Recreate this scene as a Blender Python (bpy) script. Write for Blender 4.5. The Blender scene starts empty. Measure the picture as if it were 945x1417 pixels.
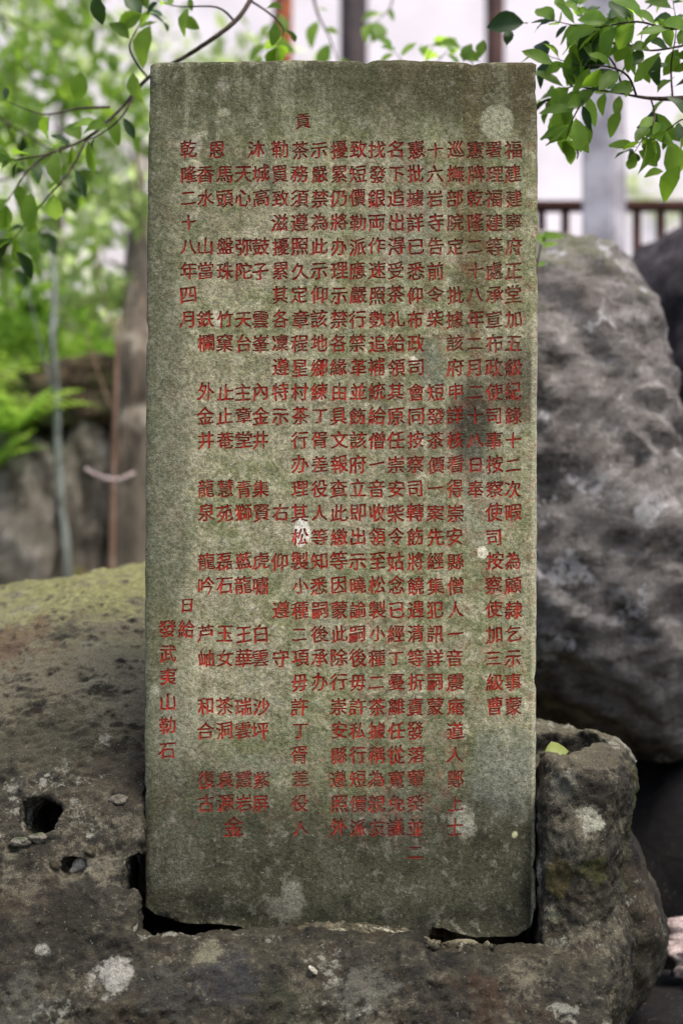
import bpy, bmesh, math, random
import numpy as np
from mathutils import Vector, Matrix, Euler
from mathutils.geometry import delaunay_2d_cdt

S = bpy.context.scene
C = S.collection
R = math.radians
CAMZ, D0, K = 1.1, 3.0, 893.0          # camera height, stele distance, photo pixels per metre there

# ------------------------------------------------------------------ camera, sky, sun, exposure
cam = bpy.data.cameras.new('camera'); co = bpy.data.objects.new('camera', cam); C.objects.link(co)
co.location = (0, 0, CAMZ); co.rotation_euler = (R(90), 0, 0)
cam.sensor_fit = 'VERTICAL'; cam.sensor_height = 36; cam.lens = 36*D0*K/1417
cam.clip_start = 0.05; cam.clip_end = 2000
cam.dof.use_dof = True; cam.dof.focus_distance = D0; cam.dof.aperture_fstop = 2.6
S.camera = co

SUN_EL, SUN_ROT = R(68), R(140)        # rotation measured from +Y clockwise
w = bpy.data.worlds.new('World'); S.world = w; w.use_nodes = True
nt = w.node_tree; bg = nt.nodes['Background']
sky = nt.nodes.new('ShaderNodeTexSky'); sky.sky_type = 'NISHITA'; sky.sun_disc = False
sky.sun_elevation = SUN_EL; sky.sun_rotation = SUN_ROT
sky.air_density = 1.0; sky.dust_density = 6.0; sky.ozone_density = 1.0; sky.altitude = 300
nt.links.new(sky.outputs[0], bg.inputs[0]); bg.inputs[1].default_value = 0.115
sl = bpy.data.lights.new('sun', 'SUN'); sl.energy = 1.5; sl.angle = R(20); sl.color = (1, .94, .85)
so = bpy.data.objects.new('sun', sl); C.objects.link(so)
sd = Vector((math.sin(SUN_ROT)*math.cos(SUN_EL), math.cos(SUN_ROT)*math.cos(SUN_EL), math.sin(SUN_EL)))
so.rotation_euler = sd.to_track_quat('Z', 'Y').to_euler(); so.location = sd*20
vs = S.view_settings; vs.view_transform = 'Standard'; vs.look = 'None'; vs.gamma = 1; vs.use_curve_mapping = False
vs.exposure = 1.6

rnd = random.Random(7)

# ------------------------------------------------------------------ helpers
def P(px, py, Y=D0):
    return Vector(((px-472.5)/K*Y/D0, Y, CAMZ-(py-708.5)/K*Y/D0))

def tag(o, label=None, cat=None, group=None, kind=None):
    if label: o['label'] = label
    if cat: o['category'] = cat
    if group: o['group'] = group
    if kind: o['kind'] = kind
    return o

def empty(name, loc, label=None, cat=None, group=None):
    o = bpy.data.objects.new(name, None); C.objects.link(o); o.location = loc; o.empty_display_size = .05
    return tag(o, label, cat, group)

def mesh_obj(name, verts, faces, mat, parent=None, smooth=True, mats=None, fmat=None):
    """verts in world space; if parent is given they are stored relative to it"""
    v = np.asarray(verts, float)
    if parent is not None:
        off = np.array(world_loc(parent)); v = v-off
    me = bpy.data.meshes.new(name); me.from_pydata([tuple(p) for p in v], [], [tuple(int(i) for i in f) for f in faces]); me.update()
    for m in (mats or [mat]): me.materials.append(m)
    if fmat is not None: me.polygons.foreach_set('material_index', fmat)
    if smooth: me.polygons.foreach_set('use_smooth', [True]*len(me.polygons))
    o = bpy.data.objects.new(name, me); C.objects.link(o)
    if parent is not None: o.parent = parent
    return o

def world_loc(o):
    l = Vector((0, 0, 0))
    while o is not None: l += o.location; o = o.parent
    return l

# ---- numpy gradient noise
_r = np.random.RandomState(3); _perm = np.concatenate([_r.permutation(256)]*3)
_g = _r.normal(size=(256, 3)); _g /= np.linalg.norm(_g, axis=1)[:, None]
def gnoise(p):
    p = np.asarray(p, float); i = np.floor(p).astype(int); f = p-i; u = f*f*f*(f*(f*6-15)+10); i &= 255
    out = 0
    for dx in (0, 1):
        wx = u[:, 0] if dx else 1-u[:, 0]
        for dy in (0, 1):
            wy = u[:, 1] if dy else 1-u[:, 1]
            for dz in (0, 1):
                wz = u[:, 2] if dz else 1-u[:, 2]
                h = _perm[_perm[_perm[(i[:, 0]+dx) & 255]+((i[:, 1]+dy) & 255)]+((i[:, 2]+dz) & 255)]
                g = _g[h]
                out = out+wx*wy*wz*(g[:, 0]*(f[:, 0]-dx)+g[:, 1]*(f[:, 1]-dy)+g[:, 2]*(f[:, 2]-dz))
    return out*1.5
def fbm(p, scale, octaves=4, rough=.5, ridge=False, seed=0.):
    p = np.asarray(p, float)*scale+seed; a, s, tot = 1., 0., 0.
    for _ in range(octaves):
        n = gnoise(p)
        if ridge: n = .5-np.abs(n)*2
        s = s+a*n; tot += a; a *= rough; p = p*2.03+17.3
    return s/tot

# ---- node helper
class NT:
    def __init__(self, name, rough=.9, spec=.25):
        self.m = bpy.data.materials.new(name); self.m.use_nodes = True; self.t = self.m.node_tree
        self.b = self.t.nodes['Principled BSDF']; self.b.inputs['Roughness'].default_value = rough
        self.b.inputs['Specular IOR Level'].default_value = spec
        self.out = [n for n in self.t.nodes if n.type == 'OUTPUT_MATERIAL'][0]
        self.co = self.t.nodes.new('ShaderNodeTexCoord').outputs['Object']
    def put(self, sock, v):
        if v is None: return
        if isinstance(v, bpy.types.NodeSocket): self.t.links.new(v, sock)
        elif isinstance(v, (tuple, list)) and len(v) == 3 and sock.type == 'RGBA': sock.default_value = (*v, 1)
        else: sock.default_value = v
    def math(self, op, a, b=None, c=None, clamp=False):
        n = self.t.nodes.new('ShaderNodeMath'); n.operation = op; n.use_clamp = clamp
        for i, v in enumerate((a, b, c)): self.put(n.inputs[i], v)
        return n.outputs[0]
    def noise(self, scale, detail=4, rough=.55, vec=None, dist=0., off=None):
        n = self.t.nodes.new('ShaderNodeTexNoise'); v = vec or self.co
        if off is not None: v = self.vmath('ADD', v, off)
        self.put(n.inputs['Vector'], v); n.inputs['Scale'].default_value = scale
        n.inputs['Detail'].default_value = detail; n.inputs['Roughness'].default_value = rough
        n.inputs['Distortion'].default_value = dist
        return n.outputs['Fac']
    def voro(self, scale, vec=None, feature='F1', out='Distance', rand=1.):
        n = self.t.nodes.new('ShaderNodeTexVoronoi'); n.feature = feature; self.put(n.inputs['Vector'], vec or self.co)
        n.inputs['Scale'].default_value = scale; n.inputs['Randomness'].default_value = rand
        return n.outputs[out]
    def vmath(self, op, a, b):
        n = self.t.nodes.new('ShaderNodeVectorMath'); n.operation = op
        self.put(n.inputs[0], a); self.put(n.inputs[1], b); return n.outputs[0]
    def step(self, v, lo, hi, a=0., b=1.):
        n = self.t.nodes.new('ShaderNodeMapRange'); n.interpolation_type = 'SMOOTHSTEP'
        self.put(n.inputs[0], v)
        for i, x in enumerate((lo, hi, a, b)): self.put(n.inputs[i+1], x)
        return n.outputs[0]
    def mix(self, f, a, b, blend='MIX'):
        n = self.t.nodes.new('ShaderNodeMix'); n.data_type = 'RGBA'; n.blend_type = blend
        self.put(n.inputs[0], f); self.put(n.inputs[6], a); self.put(n.inputs[7], b); return n.outputs[2]
    def sep(self, v):
        n = self.t.nodes.new('ShaderNodeSeparateXYZ'); self.put(n.inputs[0], v); return n.outputs
    def comb(self, x, y, z):
        n = self.t.nodes.new('ShaderNodeCombineXYZ')
        for i, v in enumerate((x, y, z)): self.put(n.inputs[i], v)
        return n.outputs[0]
    def scalevec(self, s, rot=(0, 0, 0), vec=None):
        n = self.t.nodes.new('ShaderNodeMapping'); self.put(n.inputs[0], vec or self.co)
        n.inputs['Scale'].default_value = s; n.inputs['Rotation'].default_value = rot; return n.outputs[0]
    def bump(self, h, strength=.4, dist=.003, prev=None):
        n = self.t.nodes.new('ShaderNodeBump'); n.inputs['Strength'].default_value = strength
        n.inputs['Distance'].default_value = dist; self.put(n.inputs['Height'], h)
        if prev is not None: self.put(n.inputs['Normal'], prev)
        return n.outputs[0]
    def normal_z(self):
        g = self.t.nodes.new('ShaderNodeNewGeometry'); return self.sep(g.outputs['Normal'])[2]
    def done(self, col, normal=None, rough=None):
        self.put(self.b.inputs['Base Color'], col)
        if normal is not None: self.put(self.b.inputs['Normal'], normal)
        if rough is not None: self.put(self.b.inputs['Roughness'], rough)
        return self.m

def lin(r, g, b, k=1.):
    f = lambda x: (x/255/12.92 if x <= 10 else ((x/255+.055)/1.055)**2.4)*k
    return (f(r), f(g), f(b))

# ------------------------------------------------------------------ materials
def rock_mat(name, dark, mid, light, lichen=(.62, .66), lichen_col=lin(190, 190, 182), moss=0., moss_col=lin(150, 155, 70),
             moss_z=None, spk=.3, spots=(), pits=.15, crust=None, scale=1., warm=lin(90, 72, 52), warm_amt=.5, strata=None, bump=.012, contrast=1., brown=None):
    n = NT(name)
    big = n.noise(3.2*scale, 5, .6); med = n.noise(14*scale, 6, .65, off=(3, 1, 7)); fin = n.noise(90*scale, 5, .7)
    grit = n.noise(420*scale, 3, .6)
    v = n.math('ADD', n.math('MULTIPLY', big, .30), n.math('MULTIPLY', med, .38))
    v = n.math('ADD', v, n.math('MULTIPLY', fin, .32))
    if strata:
        sv = n.scalevec(*strata); st = n.noise(1, 5, .6, sv, dist=.4)
        v = n.math('ADD', n.math('MULTIPLY', v, .6), n.math('MULTIPLY', st, .4))
    col = n.mix(n.step(v, .43, .50), dark, mid); col = n.mix(n.step(v, .51, .58), col, light)
    col = n.mix(n.step(n.noise(34*scale, 5, .7, off=(21, 3, 3)), .47, .38, 0, pits), col, tuple(.5*c for c in dark))
    col = n.mix(n.math('MULTIPLY', n.step(n.noise(7*scale, 4, .6, off=(11, 5, 2)), .52, .68), warm_amt), col, warm)
    if brown: col = n.mix(n.step(n.noise(18*scale, 5, .7, off=(1, 15, 2)), .55, .66, 0, brown), col, lin(62, 44, 32))
    if crust:
        cz = n.math('ADD', n.normal_z(), n.math('MULTIPLY', n.math('SUBTRACT', n.noise(12, 6, .75, off=(1, 1, 4)), .5), 1.8))
        col = n.mix(n.math('MULTIPLY', n.step(cz, .35, .85, 0, .85), n.step(n.sep(n.co)[2], .60, .88)), col, crust)
    if moss > 0:
        mz = n.step(n.math('ADD', n.normal_z(), n.math('MULTIPLY', n.math('SUBTRACT', n.noise(8*scale, 6, .7), .5), 1.1)), .62, .95, 0, moss)
        if moss_z: mz = n.math('MULTIPLY', mz, n.step(n.sep(n.co)[2], *moss_z))
        mc = n.mix(n.step(n.noise(60, 4, .7), .4, .65), tuple(.6*c for c in moss_col), moss_col)
        col = n.mix(mz, col, mc)
    lm = n.step(n.math('ADD', n.noise(9*scale, 8, .72, off=(7, 9, 1)), n.math('MULTIPLY', n.math('SUBTRACT', fin, .5), .18)), lichen[0], lichen[1])
    col = n.mix(n.math('MULTIPLY', lm, .85), col, lichen_col)
    for (pt, rad, sc_, amt) in spots:
        d_ = n.t.nodes.new('ShaderNodeVectorMath'); d_.operation = 'DISTANCE'; n.put(d_.inputs[0], n.co); d_.inputs[1].default_value = pt
        dd = n.math('ADD', d_.outputs['Value'], n.math('MULTIPLY', n.math('SUBTRACT', n.noise(26, 7, .75, off=pt), .5), rad*4.5))
        col = n.mix(n.step(dd, rad*.55, rad*1.15, amt, 0), col, sc_)
    col = n.mix(n.step(grit, .35, .62, .0, .75), n.mix(1., col, (.42, .42, .42), 'MULTIPLY'), col)
    sp = n.step(n.noise(260*scale, 2, .5, off=(5, 5, 5)), .69, .75, 0, spk)
    col = n.mix(sp, col, lin(200, 198, 188))
    h = n.math('ADD', n.math('MULTIPLY', n.noise(30*scale, 8, .75), 1.), n.math('MULTIPLY', grit, .18))
    nb = n.bump(h, 1., bump)
    nb = n.bump(n.noise(150*scale, 4, .7, off=(2, 2, 2)), .8, bump*.2, nb)
    return n.done(col, nb, n.step(fin, .3, .7, .75, 1.))

M = {}
def spot(px, py, Y, r, c=lin(168, 166, 156), a=.8, org=Vector((-.2, 3.2, 0))):
    q = P(px, py, Y)-org; return (tuple(q), r, c, a)
dkb = lin(34, 32, 24); gry = lin(120, 120, 108); brn = lin(70, 50, 34)
SPOTS = [spot(160, 1357, 2.82, .030, a=.95), spot(60, 1310, 2.84, .012), spot(108, 1160, 2.93, .016), spot(30, 1165, 2.93, .014), spot(320, 1350, 2.80, .05, lin(52, 52, 54), .8),
         spot(290, 1315, 2.84, .022, lin(128, 126, 104)), spot(500, 1345, 2.80, .05, gry, .5), spot(680, 1370, 2.79, .05, brn, .7), spot(620, 1345, 2.79, .04, lin(52, 54, 36), .7),
         spot(815, 1135, 2.93, .022, lin(170, 170, 152), .9), spot(775, 1330, 2.93, .022), spot(820, 1310, 2.93, .020), spot(790, 1370, 2.92, .03, gry, .7), spot(770, 1215, 2.93, .03, lin(92, 82, 44), .8),
         spot(820, 1200, 2.93, .025, lin(84, 84, 42), .7), spot(860, 1110, 3.08, .06, lin(72, 78, 40), .75), spot(855, 1200, 3.08, .05, lin(66, 72, 36), .7), spot(780, 1085, 2.94, .03, gry, .6),
         spot(765, 1270, 2.93, .012, lin(140, 142, 110)), spot(110, 1260, 2.86, .07, dkb, .7), spot(60, 1010, 3.1, .10, lin(60, 58, 42), .7), spot(180, 1060, 3.05, .08, lin(56, 50, 40), .6),
         spot(20, 900, 3.4, .10, lin(104, 82, 62), .7), spot(100, 895, 3.4, .05, lin(58, 56, 44), .7), spot(100, 1185, 2.93, .012, lin(92, 48, 34), .9), spot(230, 1370, 2.8, .05, lin(70, 70, 64), .6),
         spot(30, 1380, 2.78, .05, gry, .35), spot(400, 1390, 2.78, .05, lin(60, 62, 44), .6)]
M['base'] = rock_mat('damp_lichened_rock', lin(27, 25, 20), lin(60, 56, 45), lin(108, 103, 87), (.585, .64), lin(150, 149, 136),
                     moss=.9, moss_col=lin(164, 163, 106), moss_z=(.84, .95, .04, 1.), crust=lin(134, 127, 104), warm=lin(72, 62, 45), warm_amt=.45, brown=.45, bump=.016, spots=SPOTS, pits=.7)
M['boulder'] = rock_mat('grey_weathered_rock', lin(88, 83, 80), lin(146, 140, 136), lin(192, 186, 182), (.565, .63), lin(224, 222, 224),
                        moss=.55, moss_col=lin(150, 152, 110), warm=lin(104, 92, 82), warm_amt=.4,
                        strata=((9, 9, 26), (0, R(-50), 0)), bump=.03)
M['dark_boulder'] = rock_mat('dark_purple_rock', lin(34, 30, 32), lin(62, 56, 60), lin(104, 96, 102), (.66, .7), lin(150, 145, 150), warm=lin(60, 48, 44))
M['bank'] = rock_mat('pale_bank_rock', lin(88, 82, 70), lin(150, 144, 130), lin(196, 190, 178), (.6, .66), lin(190, 188, 184),
                     moss=.6, moss_col=lin(96, 120, 50), warm=lin(100, 84, 66), warm_amt=.3, strata=((14, 14, 2.5), (0, 0, 0)), bump=.03)
M['pale_stone'] = rock_mat('pale_pink_stone', lin(150, 132, 128), lin(196, 178, 174), lin(226, 214, 210), (.7, .74), warm_amt=.2)
M['hollow'] = rock_mat('shade_blackened_rock', lin(12, 10, 10), lin(20, 18, 18), lin(34, 30, 30), (.7, .75), warm=lin(30, 24, 20))  # near-black: the deep shade of the hollow is put into the rock colour
M['white_pebble'] = rock_mat('white_pebble', lin(150, 145, 130), lin(196, 190, 176), lin(225, 220, 210), (.7, .74), warm_amt=.2, scale=3, bump=.004)
M['mortar'] = rock_mat('crumbled_mortar', lin(44, 42, 32), lin(86, 82, 64), lin(136, 130, 108), (.56, .64), lin(185, 182, 160), warm_amt=.3, scale=2.2, bump=.006)

def ground_mat():
    n = NT('leaf_littered_soil')
    a = n.noise(6, 6, .65); b = n.noise(40, 5, .7)
    col = n.mix(n.step(a, .4, .6), lin(60, 46, 34), lin(104, 88, 66))
    col = n.mix(n.step(b, .48, .62), col, lin(132, 116, 88))
    col = n.mix(n.step(n.noise(2.2, 5, .6, off=(9, 2, 1)), .48, .6, 0, .8), col, lin(84, 100, 48))
    return n.done(col, n.bump(b, 1, .03))
M['soil'] = ground_mat()

def bark_mat(name, c0, c1, c2, sc=1.):
    n = NT(name, .85)
    v = n.scalevec((40*sc, 40*sc, 7*sc)); a = n.noise(1, 6, .7, v); b = n.noise(9*sc, 4, .6)
    col = n.mix(n.step(a, .35, .65), c0, c1); col = n.mix(n.step(b, .52, .64, 0, .8), col, c2)
    return n.done(col, n.bump(a, 1, .006))
M['twig'] = bark_mat('dark_twig_bark', lin(38, 30, 26), lin(66, 52, 44), lin(92, 80, 68), 3)
M['pale_bark'] = bark_mat('pale_bluish_bark', lin(84, 88, 82), lin(128, 134, 126), lin(70, 68, 60))
M['brown_bark'] = bark_mat('reddish_brown_bark', lin(84, 66, 54), lin(122, 98, 80), lin(140, 124, 108))
M['grey_bark'] = bark_mat('grey_brown_bark', lin(52, 46, 38), lin(98, 90, 78), lin(140, 132, 118), .6)

def leaf_mat(name, top, under, trans, mixf=.45, rough=.42, var=.25, spec=.4):
    n = NT(name, rough, spec)
    oi = n.t.nodes.new('ShaderNodeObjectInfo').outputs['Random']
    gi = n.noise(3.1, 2, .5); f = n.step(n.math('ADD', n.math('MULTIPLY', oi, .5), n.math('MULTIPLY', gi, .6)), .25, .85, 0, 1)
    col = n.mix(f, tuple(c*(1-var) for c in top), under)
    n.put(n.b.inputs['Base Color'], col)
    tr = n.t.nodes.new('ShaderNodeBsdfTranslucent'); n.put(tr.inputs[0], n.mix(f, tuple(c*.8 for c in trans), trans))
    mx = n.t.nodes.new('ShaderNodeMixShader'); mx.inputs[0].default_value = mixf
    n.t.links.new(n.b.outputs[0], mx.inputs[1]); n.t.links.new(tr.outputs[0], mx.inputs[2])
    n.t.links.new(mx.outputs[0], n.out.inputs['Surface'])
    return n.m
M['leaf'] = leaf_mat('glossy_green_leaf', (.05, .095, .012), (.085, .15, .02), (.26, .46, .03), .5, .5, spec=.2)
M['leaf_dark'] = leaf_mat('dark_green_leaf', (.018, .04, .012), (.03, .06, .016), (.05, .12, .015), .25, .5, spec=.2)
M['leaf_light'] = leaf_mat('fresh_green_leaf', (.10, .19, .03), (.15, .25, .04), (.45, .7, .08), .55, .5, spec=.2)
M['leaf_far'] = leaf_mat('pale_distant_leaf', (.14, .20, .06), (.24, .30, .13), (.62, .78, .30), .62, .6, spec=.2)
M['leaf_mid'] = leaf_mat('mid_green_leaf', (.06, .12, .018), (.10, .17, .03), (.32, .52, .05), .5, .5, spec=.2)
M['leaf_fern'] = leaf_mat('bright_fern_leaf', (.14, .27, .025), (.24, .40, .05), (.48, .74, .10), .5, .6, spec=.2)
M['leaf_yellow'] = leaf_mat('yellow_green_leaf', (.20, .24, .05), (.26, .29, .07), (.26, .30, .06), .3, .5)

def plain(name, c, c2=None, rough=.6, sc=8, bump=.002):
    n = NT(name, rough); a = n.noise(sc, 5, .6)
    return n.done(n.mix(n.step(a, .38, .64), c, c2 or tuple(x*.8 for x in c)), n.bump(a, .5, bump))
M['orange_post'] = plain('orange_brown_paint', lin(150, 78, 34), lin(112, 56, 30))
M['dark_post'] = plain('dark_stained_wood', lin(46, 40, 42), lin(66, 56, 56))
M['brown_post'] = plain('dark_brown_wood', lin(52, 34, 30), lin(74, 50, 44))
M['rail'] = plain('dark_red_brown_rail', lin(64, 36, 30), lin(84, 54, 44))
M['concrete'] = plain('grey_concrete', lin(176, 172, 178), lin(132, 128, 134), .9, 7, .01)
M['plaster'] = plain('white_lilac_plaster', lin(226, 220, 227), lin(212, 206, 214), .85, 2)
M['roof_tile'] = plain('grey_roof_tile', lin(70, 70, 72))

# ---- stele stone: colour, stains and wear placed in photo-pixel coordinates of the front face
ST_ORG = Vector((0, D0+.06, .40))
def stele_mat(name, paint=False):
    n = NT(name, .92, .2)
    x, y, z = n.sep(n.co)
    u = n.math('MULTIPLY_ADD', x, K, 472.5); v = n.math('MULTIPLY_ADD', z, -K, 708.5+(CAMZ-ST_ORG.z)*K)
    w1 = n.math('SUBTRACT', n.noise(22, 6, .7), .5); w2 = n.math('SUBTRACT', n.noise(22, 6, .7, off=(4, 8, 3)), .5)
    def blob(cx, cy, rx, ry, a=1., warp=60, soft=.5):
        du = n.math('DIVIDE', n.math('SUBTRACT', n.math('MULTIPLY_ADD', w1, warp, u), cx), rx)
        dv = n.math('DIVIDE', n.math('SUBTRACT', n.math('MULTIPLY_ADD', w2, warp, v), cy), ry)
        d = n.math('SQRT', n.math('ADD', n.math('MULTIPLY', du, du), n.math('MULTIPLY', dv, dv)))
        return n.step(d, 1-soft, 1+soft*.6, a, 0.)
    big = n.noise(7, 5, .6); med = n.noise(34, 6, .7, off=(3, 3, 3)); fin = n.noise(170, 5, .75, off=(1, 7, 3))
    grit = n.noise(520, 3, .65)
    green = lin(128, 130, 94); grey = lin(148, 144, 116); pale = lin(176, 171, 142); dk = lin(76, 77, 56)
    col = n.mix(n.step(big, .42, .58), green, grey); bb = n.noise(3.6, 6, .62, off=(2, 4, 9)); col = n.mix(n.step(bb, .50, .40, 0, .5), col, lin(92, 94, 68))
    col = n.mix(n.step(med, .50, .64, 0, .85), col, pale); mm = n.noise(75, 5, .7, off=(2, 6, 2)); col = n.mix(n.step(mm, .50, .64, 0, .4), col, lin(168, 168, 148)); col = n.mix(n.step(mm, .49, .36, 0, .4), col, lin(88, 94, 62))
    col = n.mix(n.step(med, .50, .34, 0, .6), col, lin(92, 98, 66))
    # upper algae band, runs and side strips
    def run(fac, c): nonlocal col; col = n.mix(fac, col, c)
    top = n.step(n.math('MULTIPLY_ADD', w1, 110, v), 225, 120, 0, .9); run(top, lin(74, 75, 54))
    run(n.step(n.math('MULTIPLY_ADD', w1, 30, v), 108, 90, 0, .6), lin(56, 54, 38))
    run(n.step(n.math('MULTIPLY_ADD', w2, 70, u), 275, 215, 0, .75), lin(84, 86, 66))
    streaks = n.noise(1, 5, .7, n.scalevec((26, 26, 3.5)))
    run(n.math('MULTIPLY', n.step(streaks, .5, .66, 0, .7), n.step(v, 520, 120)), lin(70, 74, 50))
    run(n.math('MULTIPLY', n.step(streaks, .48, .36, 0, .45), n.step(v, 620, 120)), lin(140, 142, 116))
    run(blob(655, 330, 24, 300, .62, 50), lin(84, 74, 44)); run(blob(560, 210, 16, 150, .4, 40), lin(80, 76, 50)); run(blob(330, 200, 20, 170, .35, 50), lin(90, 90, 64))
    run(blob(620, 115, 120, 60, .4, 90), lin(74, 66, 42))
    run(blob(725, 120, 22, 90, .6, 30), lin(78, 68, 42))
    run(blob(720, 530, 55, 55, .75, 60), lin(70, 66, 50))
    run(blob(650, 590, 34, 66, .95, 45), lin(58, 58, 46))
    run(blob(595, 505, 22, 40, .5, 50), lin(92, 98, 92))
    run(blob(560, 320, 60, 50, .4, 80), lin(150, 146, 128))
    run(blob(660, 700, 30, 80, .4, 60), lin(138, 138, 120))
    run(blob(235, 620, 30, 260, .35, 80), lin(110, 112, 96))
    run(blob(225, 870, 20, 60, .4, 60), lin(90, 90, 56))
    # lower damp zone with an uneven edge
    ve = n.math('ADD', n.math('MULTIPLY_ADD', w1, 130, v), n.math('MULTIPLY', n.math('SUBTRACT', n.noise(4, 3, .5), .5), 220))
    run(n.step(ve, 1030, 1150, 0, .97), lin(62, 61, 46))
    run(blob(440, 1050, 170, 55, .55, 130), lin(78, 86, 56))
    run(blob(640, 1060, 80, 50, .45, 130), lin(76, 82, 54))
    run(blob(300, 1130, 90, 60, .4, 130), lin(72, 76, 56))
    run(blob(700, 1075, 60, 60, .5, 130), lin(128, 132, 120))
    run(blob(540, 1125, 60, 40, .4, 130), lin(108, 108, 92))
    run(blob(640, 1140, 16, 26, .8, 50), lin(150, 150, 132))
    run(blob(350, 1060, 60, 20, .5, 90), lin(130, 130, 112))
    run(blob(245, 1010, 40, 70, .4, 90), lin(140, 140, 122))
    run(blob(240, 1180, 50, 60, .5, 90), lin(98, 98, 84))
    run(blob(560, 1235, 150, 30, .4, 60), lin(92, 92, 74))
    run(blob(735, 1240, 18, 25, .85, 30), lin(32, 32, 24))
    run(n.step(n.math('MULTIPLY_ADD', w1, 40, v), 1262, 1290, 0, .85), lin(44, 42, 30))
    lowz = n.step(ve, 1060, 1160)
    m2 = n.noise(17, 7, .72, off=(5, 12, 3)); m3 = n.noise(48, 6, .72, off=(15, 2, 3))
    run(n.math('MULTIPLY', n.step(m2, .52, .64, 0, .35), lowz), lin(108, 106, 88)); run(n.math('MULTIPLY', n.step(m2, .48, .38, 0, .7), lowz), lin(44, 43, 30))
    run(n.step(m3, .53, .64, 0, .28), lin(158, 156, 138)); run(n.step(m3, .47, .36, 0, .34), lin(70, 72, 50))
    # mortar repairs and chips
    run(blob(687, 170, 24, 24, .85, 12, .14), lin(152, 152, 126))
    run(blob(417, 736, 12, 21, .97, 14, .15), lin(214, 212, 196))
    run(blob(668, 764, 8, 9, 1., 8, .2), lin(205, 200, 176))
    run(blob(300, 440, 7, 14, .8, 16, .4), lin(190, 184, 160))
    run(blob(272, 200, 10, 14, .6, 16, .4), lin(158, 154, 138))
    run(blob(311, 118, 10, 12, .45, 16, .5), lin(160, 156, 138))
    run(blob(310, 155, 9, 6, .6, 10, .5), lin(168, 166, 140))
    run(blob(444, 552, 5, 4, .8, 5, .5), lin(200, 196, 176))
    run(blob(572, 498, 6, 6, .7, 6, .5), lin(215, 210, 190))
    run(blob(406, 1240, 15, 27, .7, 30, .35), lin(136, 134, 118)); run(blob(390, 1256, 25, 17, .7, 30, .35), lin(130, 128, 110))
    run(blob(712, 1155, 4, 5, .9, 4, .5), lin(205, 205, 160))
    run(blob(254, 930, 16, 24, .4, 20, .5), lin(160, 160, 132))
    run(blob(216, 955, 6, 9, .6, 9, .5), lin(176, 176, 152))
    run(n.math('MULTIPLY', n.step(n.math('MULTIPLY_ADD', w1, 6, u), 733, 738, 0, .6), n.step(v, 380, 520)), lin(172, 170, 146))
    # smeared paint around the characters
    inside = n.math('MULTIPLY', n.step(v, 185, 200), n.step(v, 1190, 1120))
    sm = n.math('MULTIPLY', n.step(n.noise(55, 5, .7, off=(9, 0, 4)), .46, .68, 0, .30), inside)
    sm = n.math('MULTIPLY', n.math('MULTIPLY', sm, n.step(u, 205, 245)), n.math('MAXIMUM', n.step(u, 655, 640), n.step(v, 1010, 985)))
    run(n.math('MULTIPLY', sm, n.step(n.math('MULTIPLY_ADD', w1, 200, u), 380, 560, .35, 1.)), lin(136, 66, 56))
    # grain
    grain = n.math('ADD', n.math('MULTIPLY', fin, .6), n.math('MULTIPLY', grit, .4))
    g = n.step(grain, .38, .62, .42, 1.12); gc = n.comb(g, g, g)
    nt_ = n.t.nodes.new('ShaderNodeMix'); nt_.data_type = 'RGBA'; nt_.blend_type = 'MULTIPLY'; nt_.clamp_result = False
    nt_.inputs[0].default_value = 1; n.put(nt_.inputs[6], col); n.put(nt_.inputs[7], gc); stone = nt_.outputs[2]
    stone = n.mix(n.step(n.noise(330, 2, .5, off=(8, 8, 1)), .68, .74, 0, .35), stone, lin(190, 190, 160))
    h = n.math('ADD', n.math('MULTIPLY', fin, 1.), n.math('MULTIPLY', grit, .5)); nb = n.bump(h, .75, .0022)
    nb = n.bump(n.noise(46, 5, .7), .6, .004, nb)
    if not paint: return n.done(stone, nb)
    red = n.mix(n.step(n.noise(60, 4, .6, off=(2, 9, 9)), .35, .65), lin(140, 30, 22), lin(172, 54, 42))
    red = n.mix(n.step(n.math('MULTIPLY_ADD', w1, 160, v), 560, 380, 0, .4), red, lin(122, 32, 38))
    worn = n.step(n.noise(150, 4, .7, off=(6, 1, 6)), .47, .66, 0, .68)
    fade = n.step(n.math('MULTIPLY_ADD', w2, 90, v), 990, 1110, 0, .9)
    fade = n.math('MAXIMUM', fade, n.math('MULTIPLY', n.step(n.math('MULTIPLY_ADD', w1, 160, u), 560, 680), n.step(n.math('MULTIPLY_ADD', w2, 160, v), 720, 480, 0, .75)))
    f2 = n.step(n.noise(90, 4, .7, off=(2, 3, 5)), .38, .6)
    loss = n.math('MAXIMUM', worn, n.math('MULTIPLY', fade, f2))
    return n.done(n.mix(loss, red, n.mix(.4, stone, lin(120, 50, 42))), nb)
M['stele'] = stele_mat('green_stained_stone'); M['paint'] = stele_mat('worn_red_paint', True)

# ------------------------------------------------------------------ rocks
def remesh(verts, faces, voxel):
    me = bpy.data.meshes.new('tmp'); me.from_pydata([tuple(v) for v in verts], [], [tuple(f) for f in faces]); me.update()
    o = bpy.data.objects.new('tmp', me); C.objects.link(o)
    md = o.modifiers.new('r', 'REMESH'); md.mode = 'VOXEL'; md.voxel_size = voxel
    dg = bpy.context.evaluated_depsgraph_get(); m2 = bpy.data.meshes.new_from_object(o.evaluated_get(dg))
    bpy.data.objects.remove(o); bpy.data.meshes.remove(me); return m2

def mesh_arrays(me):
    v = np.empty(len(me.vertices)*3); me.vertices.foreach_get('co', v)
    nn = np.empty(len(me.vertices)*3); me.vertices.foreach_get('normal', nn)
    return v.reshape(-1, 3), nn.reshape(-1, 3)

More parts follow.
